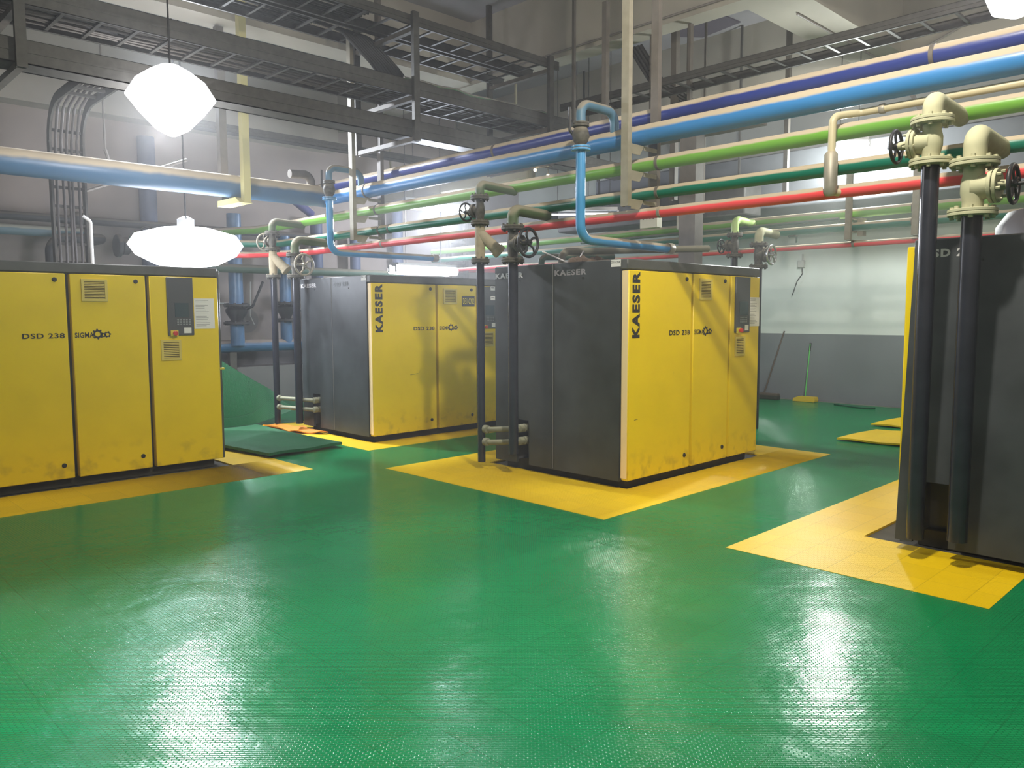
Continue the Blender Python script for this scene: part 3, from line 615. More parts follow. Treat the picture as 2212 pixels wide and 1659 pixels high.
# pipes along left wall
header('wall_pipe', [(-2.5, 12.95, 2.92), (8.0, 12.95, 2.92)], .06, P_DARK, 'dark pipe running high along the left wall behind the lamp glare', .2, (), None, 'x')
header('wall_pipe', [(-2.5, 13.1, 2.74), (3.9, 13.1, 2.74)], .075, mat('pale_blue_pipe', (.16, .25, .30), .5, dust=(.5, .5, .42)), 'pale blue pipe stub on the left wall above the left compressor', .2, (), None, 'x')
header('wall_pipe', [(5.45, 12.6, 2.28), (9.2, 12.6, 2.28)], .07, P_GRN2, 'dark green pipe low along the left wall behind the risers', .2, (), None, 'x')
header('wall_pipe', [(5.6, 12.85, .03), (5.6, 12.85, 2.24)], .09, POSTD, 'brown upright pipe beside the end of the left compressor', .2, (), None, 'z')
header('low_blue_pipe', [(3.0, 12.95, .99), (8.4, 12.95, .99)], .105, mat('low_pipe_blue', (.045, .14, .28), .4, dust=(.30, .25, .22), dlo=.5, dhi=.8), 'thick blue pipe low on the left wall', .2, (), None, 'x')
t = thing('black_elbow_pipe', 'black bent pipe on the wall above the left compressor', 'pipe', (3.1, 12.8, 1.8))
MB().tube([(3.25, 12.8, 1.3), (3.25, 12.8, 2.62), (3.98, 12.8, 2.66), (3.98, 13.39, 2.66)], .07, 18, .2).build('pipe', P_DARK, t)
mb = MB().lathe([(.05, 0), (.10, .05), (.12, .12), (.10, .19), (.05, .24)], (3.55, 12.95, 2.93), (1, 0, 0), 18); single('pipe_coupling', mb, P_DARK, 'bulbous black coupling on the high wall pipe at far left', 'valve')
mb = MB().disc((4.15, 12.75, 2.56), (1, 0, 0), .17, .06).disc((4.25, 12.75, 2.56), (1, 0, 0), .13, .1).tube([(4.2, 12.75, 2.56), (5.1, 12.75, 2.56)], .08, 16); single('wall_flange_pipe', mb, P_DARK, 'flanged stub of dark pipe left of the lower lamp', 'pipe')
mb = MB().torus((4.55, 12.7, 2.76), (.8, .6, 0), .10, .018, 24, 8); single('lifting_ring', mb, P_DARK, 'dark ring standing on the flanged pipe stub left of the lower lamp', 'ring')
# vertical blue pipes with valves at left wall
def vert_valve(x, y, zt, r, zs, label, lever):
    t = thing('upright_blue_pipe', label, 'pipe', (x, y, 1.05), None)
    MB().tube([(x, y, zs+.34), (x, y, zt)], r, 20).build('pipe', mat('wall_blue_upright', (.10, .20, .36), .35, noise=.15), t)
    MB().tube([(x, y, 1.0), (x, y, zs)], r, 20).build('lower_pipe', MAT['wall_blue_upright'], t)
    flange(t, x, y, zs+.02, r*1.9, P_DARK); flange(t, x, y, zs+.32, r*1.9, P_DARK)
    v = MB().lathe([(r*.9, 0), (r*.9, .05), (r*1.5, .16), (r*1.6, .22), (r, .27)], (x, y, zs+.03), (0, 0, 1), 20).build('butterfly_valve', IRON, t)
    if lever: MB().tube([(x+.1, y-.1, zs+.25), (x+.22, y-.14, zs+.30), (x+.42, y-.14, zs+.72)], .022, 8, .05).build('lever', IRON, v)
    else: MB().tube([(x+.05, y-.1, zs+.2), (x+.55, y-.12, zs+.19)], .02, 8).build('lever', IRON, v)
vert_valve(6.02, 12.85, 3.2, .115, 1.36, 'upright blue pipe with lever valve between the left compressor and the risers', True)
vert_valve(6.98, 12.95, 2.9, .10, 1.40, 'upright blue pipe with lever valve mostly hidden behind a riser', False)
for x, z1, r, M, lb in ((4.74, 4.3, .13, mat('slate_pipe', (.10, .12, .19), .6), 'slate upright duct pipe on the left wall between the two lamps'), (7.72, 3.3, .11, MAT['slate_pipe'], 'slate upright pipe on the left wall behind the small blue drop'),
        (8.55, 3.0, .10, MAT['slate_pipe'], 'slate upright pipe seen under the red pipe near the far window'), (9.55, 3.6, .11, MAT['slate_pipe'], 'slate upright pipe in the far corner beside the bright window')):
    header('upright_pipe', [(x, 13.1, 1.10 if x < 8.3 else 0), (x, 13.1, z1)], r, M, lb, .2, (), 'slate upright pipes on the left wall', 'z')
header('pink_pipe', [(10.9, 12.9, 2.45), (13.255, 12.9, 2.50)], .055, P_RED, 'short pink pipe run low in the far corner', .2, (), None, 'x')
# exhaust pipes over the central compressor
t = thing('roof_pipe', 'grey olive bent pipe rising from the roof of the central compressor', 'pipe', (5.95, 5.4, ZT))
MB().tube([(5.95, 5.4, ZT), (5.95, 5.4, 2.14), (7.6, 4.75, 2.22)], .036, 18, .08).build('pipe', mat('olive_pipe', (.15, .15, .11), .6, dust=(.26, .25, .19)), t)
t = thing('roof_pipe', 'smaller dark bent pipe behind it on the central compressor roof', 'pipe', (5.95, 5.68, ZT))
MB().tube([(5.95, 5.68, ZT), (5.95, 5.68, 2.10), (6.9, 5.5, 2.14)], .032, 18, .08).build('pipe', P_GRN2, t)
mb = MB().lathe([(.03, 0), (.045, .01), (.045, .09), (.02, .10)], (5.5, 5.66, 2.085), (1, .0, 0), 16); mb.tube([(5.55, 5.66, ZT), (5.55, 5.66, 2.09)], .02, 10); single('pipe_stub', mb, P_GRN2, 'little horizontal stub at the back left corner of the central compressor roof', 'pipe')
mb = MB().tube([(5.62, 5.35, 2.12), (5.95, 5.3, 2.02)], .008, 8).tube([(5.98, 5.2, 2.05), (6.05, 5.2, 2.14)], .006, 8); single('white_rods', mb, PAPER, 'two thin white rods leaning by the roof pipe of the central compressor', 'rod')
mb = MB(); mb.add([(6.05, 4.6, 1.985), (6.45, 4.5, 1.985), (6.5, 4.75, 2.03), (6.1, 4.85, 2.03), (6.05, 4.6, 1.982), (6.45, 4.5, 1.982), (6.5, 4.75, 2.027), (6.1, 4.85, 2.027)], [(0,1,2,3), (7,6,5,4), (0,4,5,1), (1,5,6,2), (2,6,7,3), (3,7,4,0)]); single('paper_sheet', mb, PAPER, 'white sheet lying on the roof of the central compressor', 'paper')
mb = MB()
for i in range(7): mb.lathe([(.005, -.03), (.045, -.01), (.05, .02), (.01, .05)], (5.72+i*.05, 5.05-.02*i, 2.005+.01*(i % 3)), (random.uniform(-.4, .4), random.uniform(-.4, .4), 1), 10)
single('rag', mb, mat('brown_rag', (.14, .10, .07), .95), 'crumpled brown rag on the roof of the central compressor', 'rag')
mb = MB().lathe([(.62, 0), (.62, .10), (.56, .19), (.40, .21)], (6.25, 1.0, ZT), (0, 0, 1), 48); single('fan_cowl', mb, mat('cowl_grey', (.20, .185, .18), .6), 'round grey fan cowl on the roof of the right compressor', 'fan cowl')
mb = MB().bbox((5.5, .3, 2.192), (7.2, 1.05, 2.25)); single('cowl_strip', mb, mat('cowl_cream', (.45, .40, .25), .6), 'flat cream strip resting on the round fan cowl', 'panel')

# ================================================================ pipe rack posts and brackets
def cchan(mb, a, b, w, d, face):          # C-channel upright between two z, open side along +/-axis
    (x, y, z0), z1 = a, b; t = .008
    if face == 'x': mb.box((x-w/2, y-d/2, z0), (x-w/2+t, y+d/2, z1)).box((x-w/2+t, y-d/2, z0), (x+w/2, y-d/2+t, z1)).box((x-w/2+t, y+d/2-t, z0), (x+w/2, y+d/2, z1))
    else: mb.box((x-w/2, y-d/2, z0), (x+w/2, y-d/2+t, z1)).box((x-w/2, y-d/2+t, z0), (x-w/2+t, y+d/2, z1)).box((x+w/2-t, y-d/2+t, z0), (x+w/2, y+d/2, z1))
    return mb
def rack(y, label, M1, M2, x0=5.42, x1=5.83, zb=2.42, zt=CZ, arms=(2.93, 2.71, 2.475), zb2=None, group='pipe rack hangers'):
    t = thing('pipe_rack', label, 'pipe rack', (x0, y, zb), group)
    cchan(MB(), (x0, y, zb), zt, .05, .075, 'x').build('post', M1, t); cchan(MB(), (x1, y, zb2 or zb), zt, .05, .075, 'y').build('post', M2, t)
    for z in arms:
        mb = MB(); mb.prism([(x0+.026, z+.008), (x0+.20, z+.008), (x0+.14, z-.075), (x0+.026, z-.075)], y-.036, y-.03, 'y'); mb.box((x0+.026, y-.03, z), (x1-.026, y+.03, z+.008))
        mb.box((x0+.20, y-.036, z-.028), (x1-.026, y-.03, z+.008)); mb.build('bracket_arm', M1, t)
    return t
rack(4.19, 'pipe rack hanger of two grey posts above the front corner of the central compressor', POST, POSTD)
rack(8.33, 'pipe rack hanger above the D31-CN2 compressor by the small blue drop', POST, POSTD)
t = thing('pipe_rack', 'pipe rack hanger with pale yellow post beside the upper lamp', 'pipe rack', (4.41, 9.0, 2.84))
cchan(MB(), (4.41, 9.06, 2.84), CZ, .085, .09, 'x').build('post', POSTY, t); cchan(MB(), (4.36, 9.55, 2.86), 4.98, .09, .09, 'y').build('post', POSTD, t)
MB().prism([(9.0, 2.84), (9.6, 2.84), (9.6, 2.91), (9.12, 2.91)], 4.30, 4.46, 'x').build('bracket_arm', POSTY, t)
for yy, lb in ((4.2, 'far rack bracket hanger with cleats above the white wall'), (3.42, 'far rack bracket hanger just left of the lit risers')):
    t = thing('pipe_hanger', lb, 'pipe rack', (RX-.15, yy, 2.4)); mb = MB(); cchan(mb, (RX-.17, yy, 2.42), 3.3, .05, .07, 'x'); mb.build('post', POST, t)
    for z in (2.69, 2.53, 2.42): MB().box((RX-.145, yy-.03, z-.01), (RX+.12, yy+.03, z)).box((RX+.02, yy-.10, z-.055), (RX+.13, yy-.03, z)).build('bracket_arm', POST, t)
for x, y, z0, z1, wd, lb in ((7.15, 5.83, 3.36, 4.98, .06, 'slim hanging post in front of the big ceiling beam, ending at the indigo pipe'), (7.6, 6.7, 3.9, CZ, .035, 'thin hanging rod before the ceiling beam, left of the slim post'),
        (8.9, 6.1, 3.0, 4.98+.9, .08, 'hanging post beyond the ceiling beam right of the rack posts'), (9.3, 6.15, 3.0, CZ, .05, 'thin hanging post beyond the ceiling beam, next to another'), (10.2, 5.2, 3.0, CZ, .06, 'hanging post below the dark ceiling stain'), (10.4, 6.6, 3.0, CZ, .03, 'hair-thin hanging rod beyond the beam between two posts'), (11.9, 3.95, 3.96, CZ, .07, 'hanging post under the cross beam with a diagonal brace')):
    mb = MB(); cchan(mb, (x, y, z0), z1, wd, wd, 'x'); single('hanger_post', mb, POSTD, lb, 'post')
# steel column behind the central compressor
t = thing('steel_column', 'two-toned steel column rising behind the central compressor', 'column', (8.1, 5.2, 0))
MB().box((7.98, 5.17, .0), (8.15, 5.19, 3.6)).box((7.98, 5.37, .0), (8.15, 5.39, 3.6)).box((8.06, 5.19, 0), (8.08, 5.37, 3.6)).box((7.98, 5.19, 0), (7.99, 5.37, 3.6)).build('h_section', POSTD, t)
MB().box((7.85, 4.5, 3.6), (8.35, 6.0, 3.68)).build('cap_plate', POSTD, t)
# junction boxes near column
for x, y, z, lb in ((8.35, 6.1, 2.60, 'cream junction box on the far rack beside the steel column'), (8.36, 5.55, 2.55, 'white junction box with four dark terminals beside the steel column')):
    t = thing('junction_box', lb, 'box', (x, y, z)); MB().bbox((x, y-.13, z), (x+.12, y+.13, z+.24)).build('box', mat('box_cream', (.6, .58, .48), .6), t)
    mb = MB()
    for k in range(4): mb.lathe([(.012, 0), (.012, .008)], (x, y-.08+k*.05, z+.12), (-1, 0, 0), 8)
    mb.build('terminal', BLK, t); MB().box((x+.02, y-.02, z+.24), (x+.08, y+.02, 4.975)).build('support', POSTD, t)

# ================================================================ cable trays
def tray(name, a, b, wdt, h, label, solid=False, step=.30, M=GALV, direction='x', maxr=90, group='cable trays'):
    """ladder tray from a to b along x (or y); a gives the near rail's lower edge"""
    t = thing(name, label, 'cable tray', a, group); x0, y0, z = a; L = (b[0]-x0) if direction == 'x' else (b[1]-y0)
    def bx(mb, u0, u1, v0, v1, z0, z1):
        if direction == 'x': mb.box((x0+u0, y0+v0, z+z0), (x0+u1, y0+v1, z+z1))
        else: mb.box((x0+v0, y0+u0, z+z0), (x0+v1, y0+u1, z+z1))
        return mb
    for v in (0, wdt-.006):
        mb = MB(); s = 1 if v == 0 else -1
        bx(mb, 0, L, v, v+.006, 0, h); bx(mb, 0, L, v-.0 if s > 0 else v-.025, v+.03 if s > 0 else v+.006, h-.004, h); bx(mb, 0, L, v-.0 if s > 0 else v-.025, v+.03 if s > 0 else v+.006, 0, .004)
        bx(mb, 0, L, v-.006 if s > 0 else v+.006, v if s > 0 else v+.012, h*.45, h*.55)
        mb.build('side_rail', M, t)
    if solid:
        mb = MB(); bx(mb, 0, L, .006, wdt-.006, 0, .006); mb.build('tray_floor', M, t)
    else:
        first = None; n = int(L/step)
        for k in range(n):
            if k == 0:
                mb = MB(); bx(mb, .1, .13, .006, wdt-.006, .012, .030); first = mb.build('rung', M, t)
            else:
                c = first.copy(); COL.objects.link(c); c.parent = t; c.location = (k*step, 0, 0) if direction == 'x' else (0, k*step, 0)
    return t
tray('cable_tray', (-1.0, 7.45, 4.79), (8.15, 7.45, 4.79), .50, .11, 'upper ladder cable tray, near one of the top pair, under the ceiling')
tray('cable_tray', (-1.0, 8.02, 4.79), (8.15, 8.02, 4.79), .52, .11, 'upper ladder cable tray, far one of the top pair, under the ceiling')
tray('cable_tray', (-1.0, 7.50, 4.03), (9.8, 7.5, 4.03), .62, .17, 'middle ladder cable tray passing behind the upper lamp')
tray('cable_duct', (-1.0, 7.50, 3.56), (9.8, 7.5, 3.56), .30, .19, 'lowest solid cable trunking of the overhead bundle', True)
tray('cable_duct', (4.2, 11.0, 4.10), (9.4, 11.0, 4.1), .20, .10, 'thin cable trunking on the left wall under the tray bundle', True, group=None)
tray('cable_tray', (8.0, 1.8, 4.2), (8.0, 7.3, 4.2), .45, .09, 'far ladder cable tray beyond the ceiling beam', direction='y')
# hanger frame
def hanger(x, label, y0=7.42, y1=8.62):
    t = thing('tray_hanger', label, 'tray hanger', (x, y0, 3.5), 'tray hanger frames')
    mb = MB(); cchan(mb, (x, y0, 3.50), 4.93, .08, .05, 'y'); mb.build('post', GALV, t)
    mb = MB(); cchan(mb, (x, y1, 3.50), CZ, .08, .05, 'y'); mb.build('post', GALV, t)
    for z in (3.50, 3.96, 4.72): MB().box((x-.03, y0+.025, z), (x+.03, y1-.025, z+.05)).build('cross_bar', POSTD, t)
hanger(5.70, 'tray hanger frame with near post standing right of the lamps'); hanger(1.75, 'tray hanger frame at the top left, left of the upper lamp'); hanger(7.95, 'tray hanger frame next to the big ceiling beam')
# cables in trays
def cables(n, y0, y1, z, x0, x1, label, r=.014, M=CABLE):
    mb = MB()
    for k in range(n):
        y = y0+(y1-y0)*(k+.5)/n; pts = []
        for i in range(14): pts.append((x0+(x1-x0)*i/13, y+random.uniform(-.02, .02), z+random.uniform(0, .03)))
        mb.tube(pts, r, 7, .0)
    return single('cable_bundle', mb, M, label, 'cables')
cables(9, 7.48, 7.92, 4.83, -1, 5.2, 'black cable bundle lying in the near upper tray'); cables(7, 8.1, 8.5, 4.83, -1, 4.9, 'black cable bundle lying in the far upper tray')
cables(7, 7.56, 8.08, 4.06, -1, 8.4, 'cable bundle lying in the middle tray', .013, mat('dusty_cable', (.07, .06, .05), .6)); cables(3, 7.5, 7.62, 4.19, 5.6, 8.9, 'shiny conduit lengths on top of the middle tray', .016, mat('shiny_conduit', (.5, .48, .45), .25, metal=.8))
mb = MB()
for k in range(16):
    y = 7.56+.055*(k % 9); z = 4.12+.10*(k//4); mb.tube([(-1, y, z), (-.2, y+random.uniform(-.1, .1), z+random.uniform(-.02, .15)), (.6, y+random.uniform(-.06, .1), z+random.uniform(0, .1)), (1.3, y, z-.0), (2.1+k*.08, y, 4.10)], .024, 8, .25)
single('cable_bundle', mb, CABLE, 'tangled black cables heaped on the middle tray at the top left corner', 'cables')
mb = MB()
for k in range(9):
    o = k*.05; mb.tube([(4.6+o, 8.3, 4.87), (5.25+o, 8.25, 4.83), (5.55+o, 8.1, 4.50), (5.72+o, 7.9, 4.14), (6.3+o, 7.8, 4.09)], .02, 8, .15)
single('cable_bundle', mb, CABLE, 'black cables bending down from the upper to the middle tray', 'cables')
mb = MB()
for k in range(4):
    o = k*.055; mb.tube([(8.6, 6.6-o, 4.98), (8.75, 6.35-o, 4.5), (9.05, 6.0-o, 4.2), (9.4, 5.6-o, 4.03)], .028, 8, .2)
single('cable_bundle', mb, CABLE, 'black cables sagging under the ceiling beam behind the rack posts', 'cables')
# vertical ladder tray at left
t = thing('vertical_cable_tray', 'upright ladder cable tray rising behind the left compressor and bending over', 'cable tray', (2.75, 10.1, 0))
for dx in (-.17, .17):
    mb = MB(); pts = [(2.78+dx, 10.1, 1.0), (2.78+dx, 10.1, 3.46)]
    for k in range(7): a = k/6*math.pi/2; pts.append((2.78+dx, 10.1-.45*(1-math.cos(a)), 3.46+.42*math.sin(a)))
    pts.append((2.78+dx, 8.2, 3.90)); vs = []
    for p in pts: pass
    for i, p in enumerate(pts):
        q = Vector(pts[min(i+1, len(pts)-1)])-Vector(pts[max(i-1, 0)]); q.normalize(); nr = Vector((0, -q.z, q.y))
        for s1, s2 in ((-.012, -.05), (.012, -.05), (.012, .05), (-.012, .05)): vs.append(Vector(p)+Vector((s1, 0, 0))+nr*s2)
    fs = [(i*4+j, i*4+(j+1) % 4, (i+1)*4+(j+1) % 4, (i+1)*4+j) for i in range(len(pts)-1) for j in range(4)]+[(0, 1, 2, 3), tuple(len(vs)-k for k in (1, 2, 3, 4))]
    mb.add(vs, fs); mb.build('side_rail', GALV, t)
for k in range(9): MB().box((2.62, 10.09, 1.9+k*.21), (2.94, 10.115, 1.93+k*.21)).build('rung', GALV, t)
for k in range(4): MB().box((2.62, 9.5-.3*k, 3.87), (2.94, 9.53-.3*k, 3.9)).build('rung', GALV, t)
mb = MB()
for k in range(5):
    x = 2.66+k*.055; mb.tube([(x, 10.06, 1.7), (x+random.uniform(-.02, .02), 10.06, 2.6), (x, 10.06, 3.46), (x, 9.9, 3.82), (x, 9.5, 3.93), (x, 8.2, 3.94)], .015, 8, .18)
mb2 = single('cable_bundle', mb, mat('grey_cable', (.06, .052, .05), .6), 'grey cables strapped to the upright ladder tray', 'cables')
mb = MB().tube([(2.98, 10.05, 1.6), (2.98, 10.05, 2.6), (2.90, 10.05, 2.66)], .02, 10, .05); single('conduit', mb, PAPER, 'short white conduit at the foot of the upright tray', 'conduit')
mb = MB().tube([(3.35, 10.6, 3.55), (3.45, 10.6, 3.18)], .02, 8).tube([(3.10, 10.6, 3.02), (4.35, 10.6, 3.55)], .022, 8).tube([(3.35, 10.6, 3.55), (3.35, 10.6, 5.89)], .012, 8); single('diagonal_brace', mb, POSTD, 'diagonal angle brace right of the upright tray', 'brace')
mb = MB().box((1.2, 13.34, 3.62), (1.28, 13.38, 5.2)).box((1.2, 13.34, 3.55), (2.6, 13.38, 3.62)); single('wall_conduit', mb, POSTD, 'l-shaped conduit on the wall at the far left', 'conduit')
mb = MB().tube([(9.0, 4.5, 4.965), (11.2, 4.5, 4.965), (11.33, 4.5, 4.965), (11.33, 3.9, 4.965), (11.33, 3.0, 5.3)], .014, 8, .06).tube([(11.8, 4.62, 4.965), (12.9, 4.62, 4.965)], .012, 6).tube([(11.8, 4.42, 4.965), (12.9, 4.42, 4.965)], .012, 6)
single('conduit', mb, mat('conduit_grey', (.22, .20, .19), .6), 'grey conduit run under the crossing ceiling beams at right', 'conduit')
mb = MB().tube([(8.185, 3.0, 5.05), (8.185, 12.0, 5.05)], .014, 8); single('conduit', mb, MAT['conduit_grey'], 'straight grey conduit along the lower edge of the big ceiling beam', 'conduit')
mb = MB().tube([(11.9, 3.95, 4.0), (12.6, 4.6, 4.95)], .04, 4).tube([(11.9, 3.95, 4.0), (12.8, 3.95, 4.0)], .04, 4); single('diagonal_brace', mb, POSTD, 'diagonal brace below the cross beam at right', 'brace')
# clutter of ducts in the far bay behind the pipe rack
for i, (a, b, M, lb) in enumerate((((11.5, 1.6, 3.12), (12.9, 9.6, 3.95), 'duct_m', 'large grey air duct across the far bay above the white wall'), ((10.9, 6.2, 3.0), (11.4, 10.0, 3.6), 'duct_d', 'flat dark duct under the ceiling in the far bay behind the rack'), ((10.8, 10.2, 3.2), (12.8, 10.8, 3.5), 'duct_d', 'second dark duct across the far bay, left of the first'),
        ((8.9, 8.8, 3.62), (9.1, 12.8, 3.78), 'duct_lit', 'duct edge coloured pale as if lit, in the far bay left of the handwheels'))):  # pale colour stands in for light on this last duct
    mb = MB().bbox(a, b, .02).box((b[0]-.15, a[1]+.3, b[2]-.01), (b[0]-.12, a[1]+.33, CZ-.005)).box((b[0]-.15, b[1]-.33, b[2]-.01), (b[0]-.12, b[1]-.3, CZ-.005)); mb2 = single('air_duct', mb, {'duct_d': mat('duct_d', (.08, .078, .075), .6, noise=.3), 'duct_m': mat('duct_m', (.13, .14, .16), .6, noise=.2, nscale=2), 'duct_lit': mat('duct_lit', (.35, .32, .22), .6)}[M], lb, 'duct')
t = thing('ladder_mast', 'upright lattice mast in the far corner beside the bright window tubes', 'mast', (10.2, 12.2, 0))
for dx in (-.22, .22): MB().box((10.35+dx-.04, 12.16, 0), (10.35+dx+.04, 12.24, 4.2)).build('leg', POSTD, t)
for k in range(9): MB().box((10.17, 12.17, .4+k*.42), (10.53, 12.23, .46+k*.42)).build('rung', POSTD, t)

# ================================================================ lamps
def petal_lamp(x, y, z, label):
    t = thing('hanging_or_added_lamp', label, 'lamp', (x, y, z)); MB().lathe([(.05, .05), (.11, .02), (.11, .22), (.04, .27)], (x, y, z), (0, 0, 1), 20).build('housing', HOUS, t)
    MB().tube([(x, y, z+.26), (x, y, 5.88)], .008, 6).build('cord', CABLE, t)
    # globe shaped to the lamp's diamond glare, its glow built as form
    MB().lathe([(.03, -.33), (.14, -.27), (.27, -.13), (.37, .0), (.29, .13), (.17, .22), (.08, .27)], (x, y, z), (0, 0, 1), 36).build('glare_globe', E_HI, t)
petal_lamp(2.84, 7.2, 3.42, 'upper glaring hanging lamp, globe shaped to its diamond glare, under the tray bundle at left')
t = thing('hanging_or_added_lamp', 'small made-up hanging lamp behind the upper globe, added for the floor highlight', 'lamp', (4.36, 10.95, 4.55)); MB().lathe([(.06, -.06), (.10, .0), (.06, .10)], (4.36, 10.95, 4.55), (0, 0, 1), 20).build('bulb', E_HI, t); MB().lathe([(.16, .08), (.08, .2), (.03, .26)], (4.36, 10.95, 4.55), (0, 0, 1), 20).build('shade', HOUS, t); MB().tube([(4.36, 10.95, 4.8), (4.36, 10.95, 5.88)], .008, 6).build('cord', CABLE, t)  # added fixture that goes with the floor highlight beam
def batten(c, ax, L, r, label, n=2, gap=.09, M=E_LO, hang=5.88, name='tube_lamp'):
    t = thing(name, label, 'lamp', c, None); A = Vector(ax).normalized(); P = A.cross(Vector((0, 0, 1))); c = Vector(c)
    R = Matrix((A, P, Vector((0, 0, 1)))).transposed().to_4x4(); R.translation = c
    MB().box((-L/2, -gap, .05), (L/2, gap, .10), R).build('housing', HOUS, t)
    for k in range(n):
        o = P*((k-(n-1)/2)*gap*1.5); MB().tube([c-A*L/2+o, c+A*L/2+o], r, 14).build('tube', M, t)
        for e in (-1, 1): MB().box((e*(L/2+.015)-.015, (k-(n-1)/2)*gap*1.5-.02, -.04), (e*(L/2+.015)+.015, (k-(n-1)/2)*gap*1.5+.02, .06), R).build('end_socket', HOUS, t)
    for e in (-.3, .3): MB().tube([c+A*L*e+Vector((0, 0, .10)), Vector((c.x+A.x*L*e, c.y+A.y*L*e, hang))], .006, 6).build('chain', IRON, t)
    return t
t = thing('floodlight', 'lower glaring floodlight just above the left compressor', 'lamp', (3.95, 9.75, 2.33))
MB().lathe([(.05, -.24), (.35, -.20), (.58, -.08), (.66, .04), (.58, .16), (.30, .24), (.08, .26)], (3.98, 9.8, 2.33), (0, 0, 1), 40).build('glare_globe', E_HI, t)  # globe as wide as the lamp's glare, glow built as shape
MB().lathe([(.10, .0), (.10, .10), (.03, .14)], (3.98, 9.8, 2.58), (0, 0, 1), 18).build('housing', HOUS, t); MB().tube([(3.98, 9.8, 2.7), (3.98, 9.8, 5.88)], .01, 6).build('cord', CABLE, t)
batten((10.75, 4.60, 3.74), (.75, -.66, 0), .42, .045, 'bright lamp hanging behind the green pipe, seen beside the lit elbow', 2, .12)
batten((7.75, 9.95, 2.20), (1, 0, 0), 1.15, .07, 'bright tube lamp seen above the roof of the D31-CN2 compressor', 2, .12)
batten((9.1, 11.3, 3.42), (1, -.2, 0), 1.5, .03, 'bright tube lamp far back behind the small handwheel', 2, .3)
batten((9.6, 8.6, 3.1), (1, -1, 0), .5, .015, 'short tube lamp behind the elbows over the central compressor, left one', 1)
batten((10.4, 8.6, 3.18), (1, -1, 0), .6, .015, 'short tube lamp behind the elbows over the central compressor, right one', 1)
for p, lb in (((7.9, 7.66, 3.47), 'tiny bright indicator lamp at the end of the lowest trunking, upper one'), ((8.05, 7.56, 3.40), 'tiny bright indicator lamp at the end of the lowest trunking, lower one')):
    t = thing('indicator_lamp', lb, 'lamp', p); MB().lathe([(.004, -.02), (.018, -.012), (.018, .012), (.004, .02)], p, (0, 0, 1), 12).build('bulb', mat('warm_bulb', (1, .9, .6), .5, emit=(1, .85, .5), estr=18), t)
    MB().tube([(p[0], p[1], p[2]+.015), (p[0], p[1], 3.562)], .006, 6).build('stalk', POSTD, t)
t = thing('hanging_or_added_lamp', 'glaring lamp at the top right corner above the indigo pipe', 'lamp', (6.34, 1.6, 3.66)); MB().lathe([(.03, -.15), (.15, -.10), (.19, 0), (.15, .08), (.05, .12)], (6.34, 1.6, 3.66), (0, 0, 1), 24).build('glare_globe', E_HI, t); MB().tube([(6.34, 1.6, 3.77), (6.34, 1.6, 5.88)], .008, 6).build('cord', CABLE, t)  # globe widened to stand for the glare in the corner

# ================================================================ things at the right wall
t = thing('push_broom', 'long push broom with dark bristles leaning on the grey wall', 'broom', (12.9, 7.0, 0))
MB().tube([(12.98, 6.92, .10), (13.22, 6.69, 1.20)], .013, 10).build('handle', WOOD, t)
MB().bbox((12.9, 6.63, .07), (13.0, 7.45, .11)).build('head', WOOD, t); MB().bbox((12.89, 6.62, .004), (13.01, 7.46, .08), .012).build('bristles', BRIST, t)
t = thing('squeegee', 'green handled squeegee with yellow head standing against the grey wall', 'squeegee', (13.0, 6.2, 0))
MB().tube([(13.06, 6.20, .06), (13.22, 6.21, .98)], .011, 10).build('handle', GRNPL, t); MB().tube([(13.205, 6.209, .86), (13.232, 6.211, 1.0)], .016, 10).build('grip', BLK, t)
mb = MB().prism([(5.99, .005), (6.38, .005), (6.36, .06), (6.28, .09), (6.0, .09), (5.98, .05)], 12.96, 13.10, 'x'); mb.build('head', YLPL, t)
t = thing('red_bucket', 'red bucket half hidden behind the far edge of the central compressor', 'bucket', (13.0, 7.14, .09))
MB().lathe([(.08, 0), (.11, .02), (.13, .26), (.12, .27), (.10, .03)], (13.0, 7.62, .004), (0, 0, 1), 24).build('tub', REDPL, t)
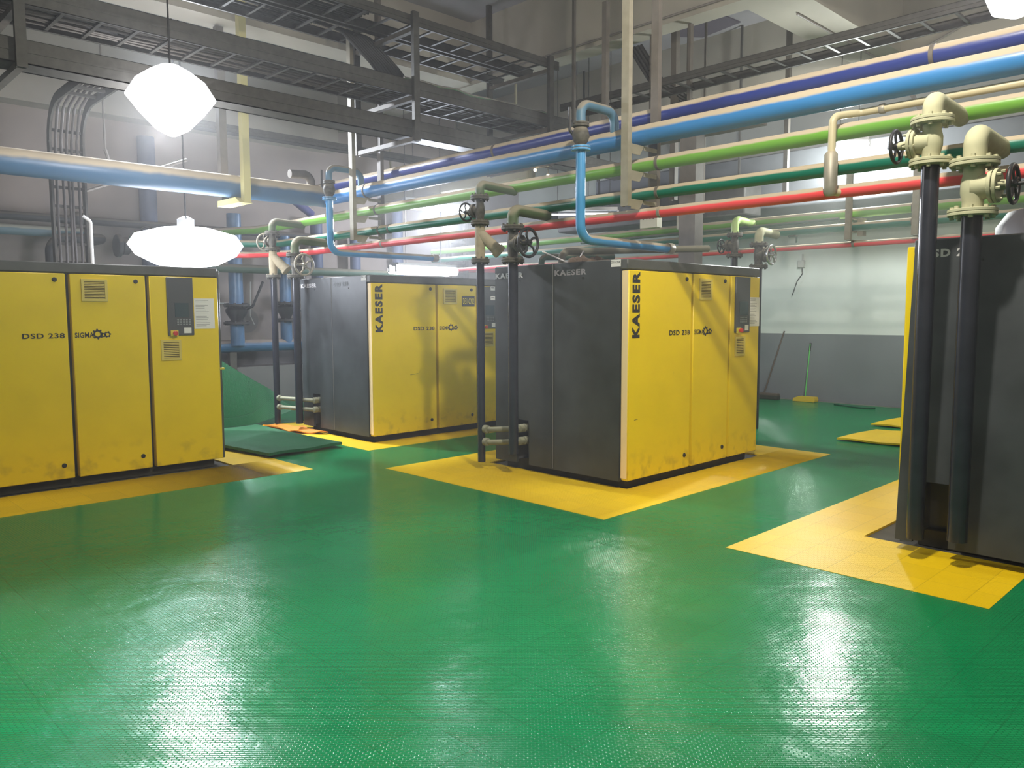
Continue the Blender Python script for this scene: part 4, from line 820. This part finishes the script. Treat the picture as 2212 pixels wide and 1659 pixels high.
mb = MB().tube([(13.24, 6.40, 2.53), (13.24, 6.40, 2.28)], .012, 8).bbox((13.2, 6.36, 2.30), (13.26, 6.47, 2.42)); w_ = single('wall_socket', mb, mat('socket_grey', (.45, .45, .43), .6), 'grey socket box on the white wall below the far red pipe', 'socket')
mb = MB().tube([(13.22, 6.40, 2.30), (13.22, 6.38, 2.2), (13.21, 6.47, 2.08), (13.22, 6.51, 1.98), (13.21, 6.53, 1.9), (13.22, 6.56, 1.83)], .008, 8, .05); single('loose_cable', mb, CABLE, 'loose wavy cable dangling on the white wall from the socket', 'cable')
mb = MB().tube([(12.9, 5.62, .012), (12.8, 5.4, .014), (12.75, 5.25, .012), (12.65, 5.05, .014), (12.8, 4.92, .012)], .012, 8, .1); single('hose', mb, mat('hose_green', (.01, .10, .06), .5), 'dark green hose lying at the foot of the grey wall', 'hose')
mb = MB().lathe([(.001, 0), (.22, .001), (.22, .006), (.001, .007)], (6.45, 13.388, 1.42), (0, -1, 0), 28); single('wall_patch', mb, mat('patch_grey', (.27, .25, .24), .8), 'round grey patch on the left wall beside the lever valve', 'patch')
mb = MB().tube([(6.5, 13.3, 2.1), (6.48, 13.3, 1.5), (6.55, 13.3, 1.35)], .008, 6, .05).tube([(5.7, 13.35, 1.72), (6.3, 13.35, 1.72)], .012, 6); single('pull_string', mb, PAPER, 'white cord hanging on the left wall beside the lever valve', 'cord')
mb = MB().lathe([(.02, -.06), (.06, -.03), (.065, .02), (.03, .06)], (5.15+.1, 12.3, .95), (0, 0, 1), 18); mb.tube([(5.25, 12.3, .0), (5.25, 12.3, .9)], .012, 8); single('float_ball', mb, YLPL, 'small pale yellow ball on a rod behind the curled green mat', 'ball')
for x, lb in ((7.38, 'low bracket holding the thick blue wall pipe, behind the risers'), (5.9, 'low bracket holding the thick blue wall pipe, behind the curled mat')):
    mb = MB().box((x, 12.9, 0), (x+.12, 13.0, .89)); single('pipe_support', mb, POSTD, lb, 'support')
mb = MB().box((5.0, 13.0, .0), (8.4, 13.39, .62)); single('wall_plinth', mb, mat('ledge_grey', (.25, .235, .225), .85), 'pale concrete ledge at the foot of the left wall', 'ledge')
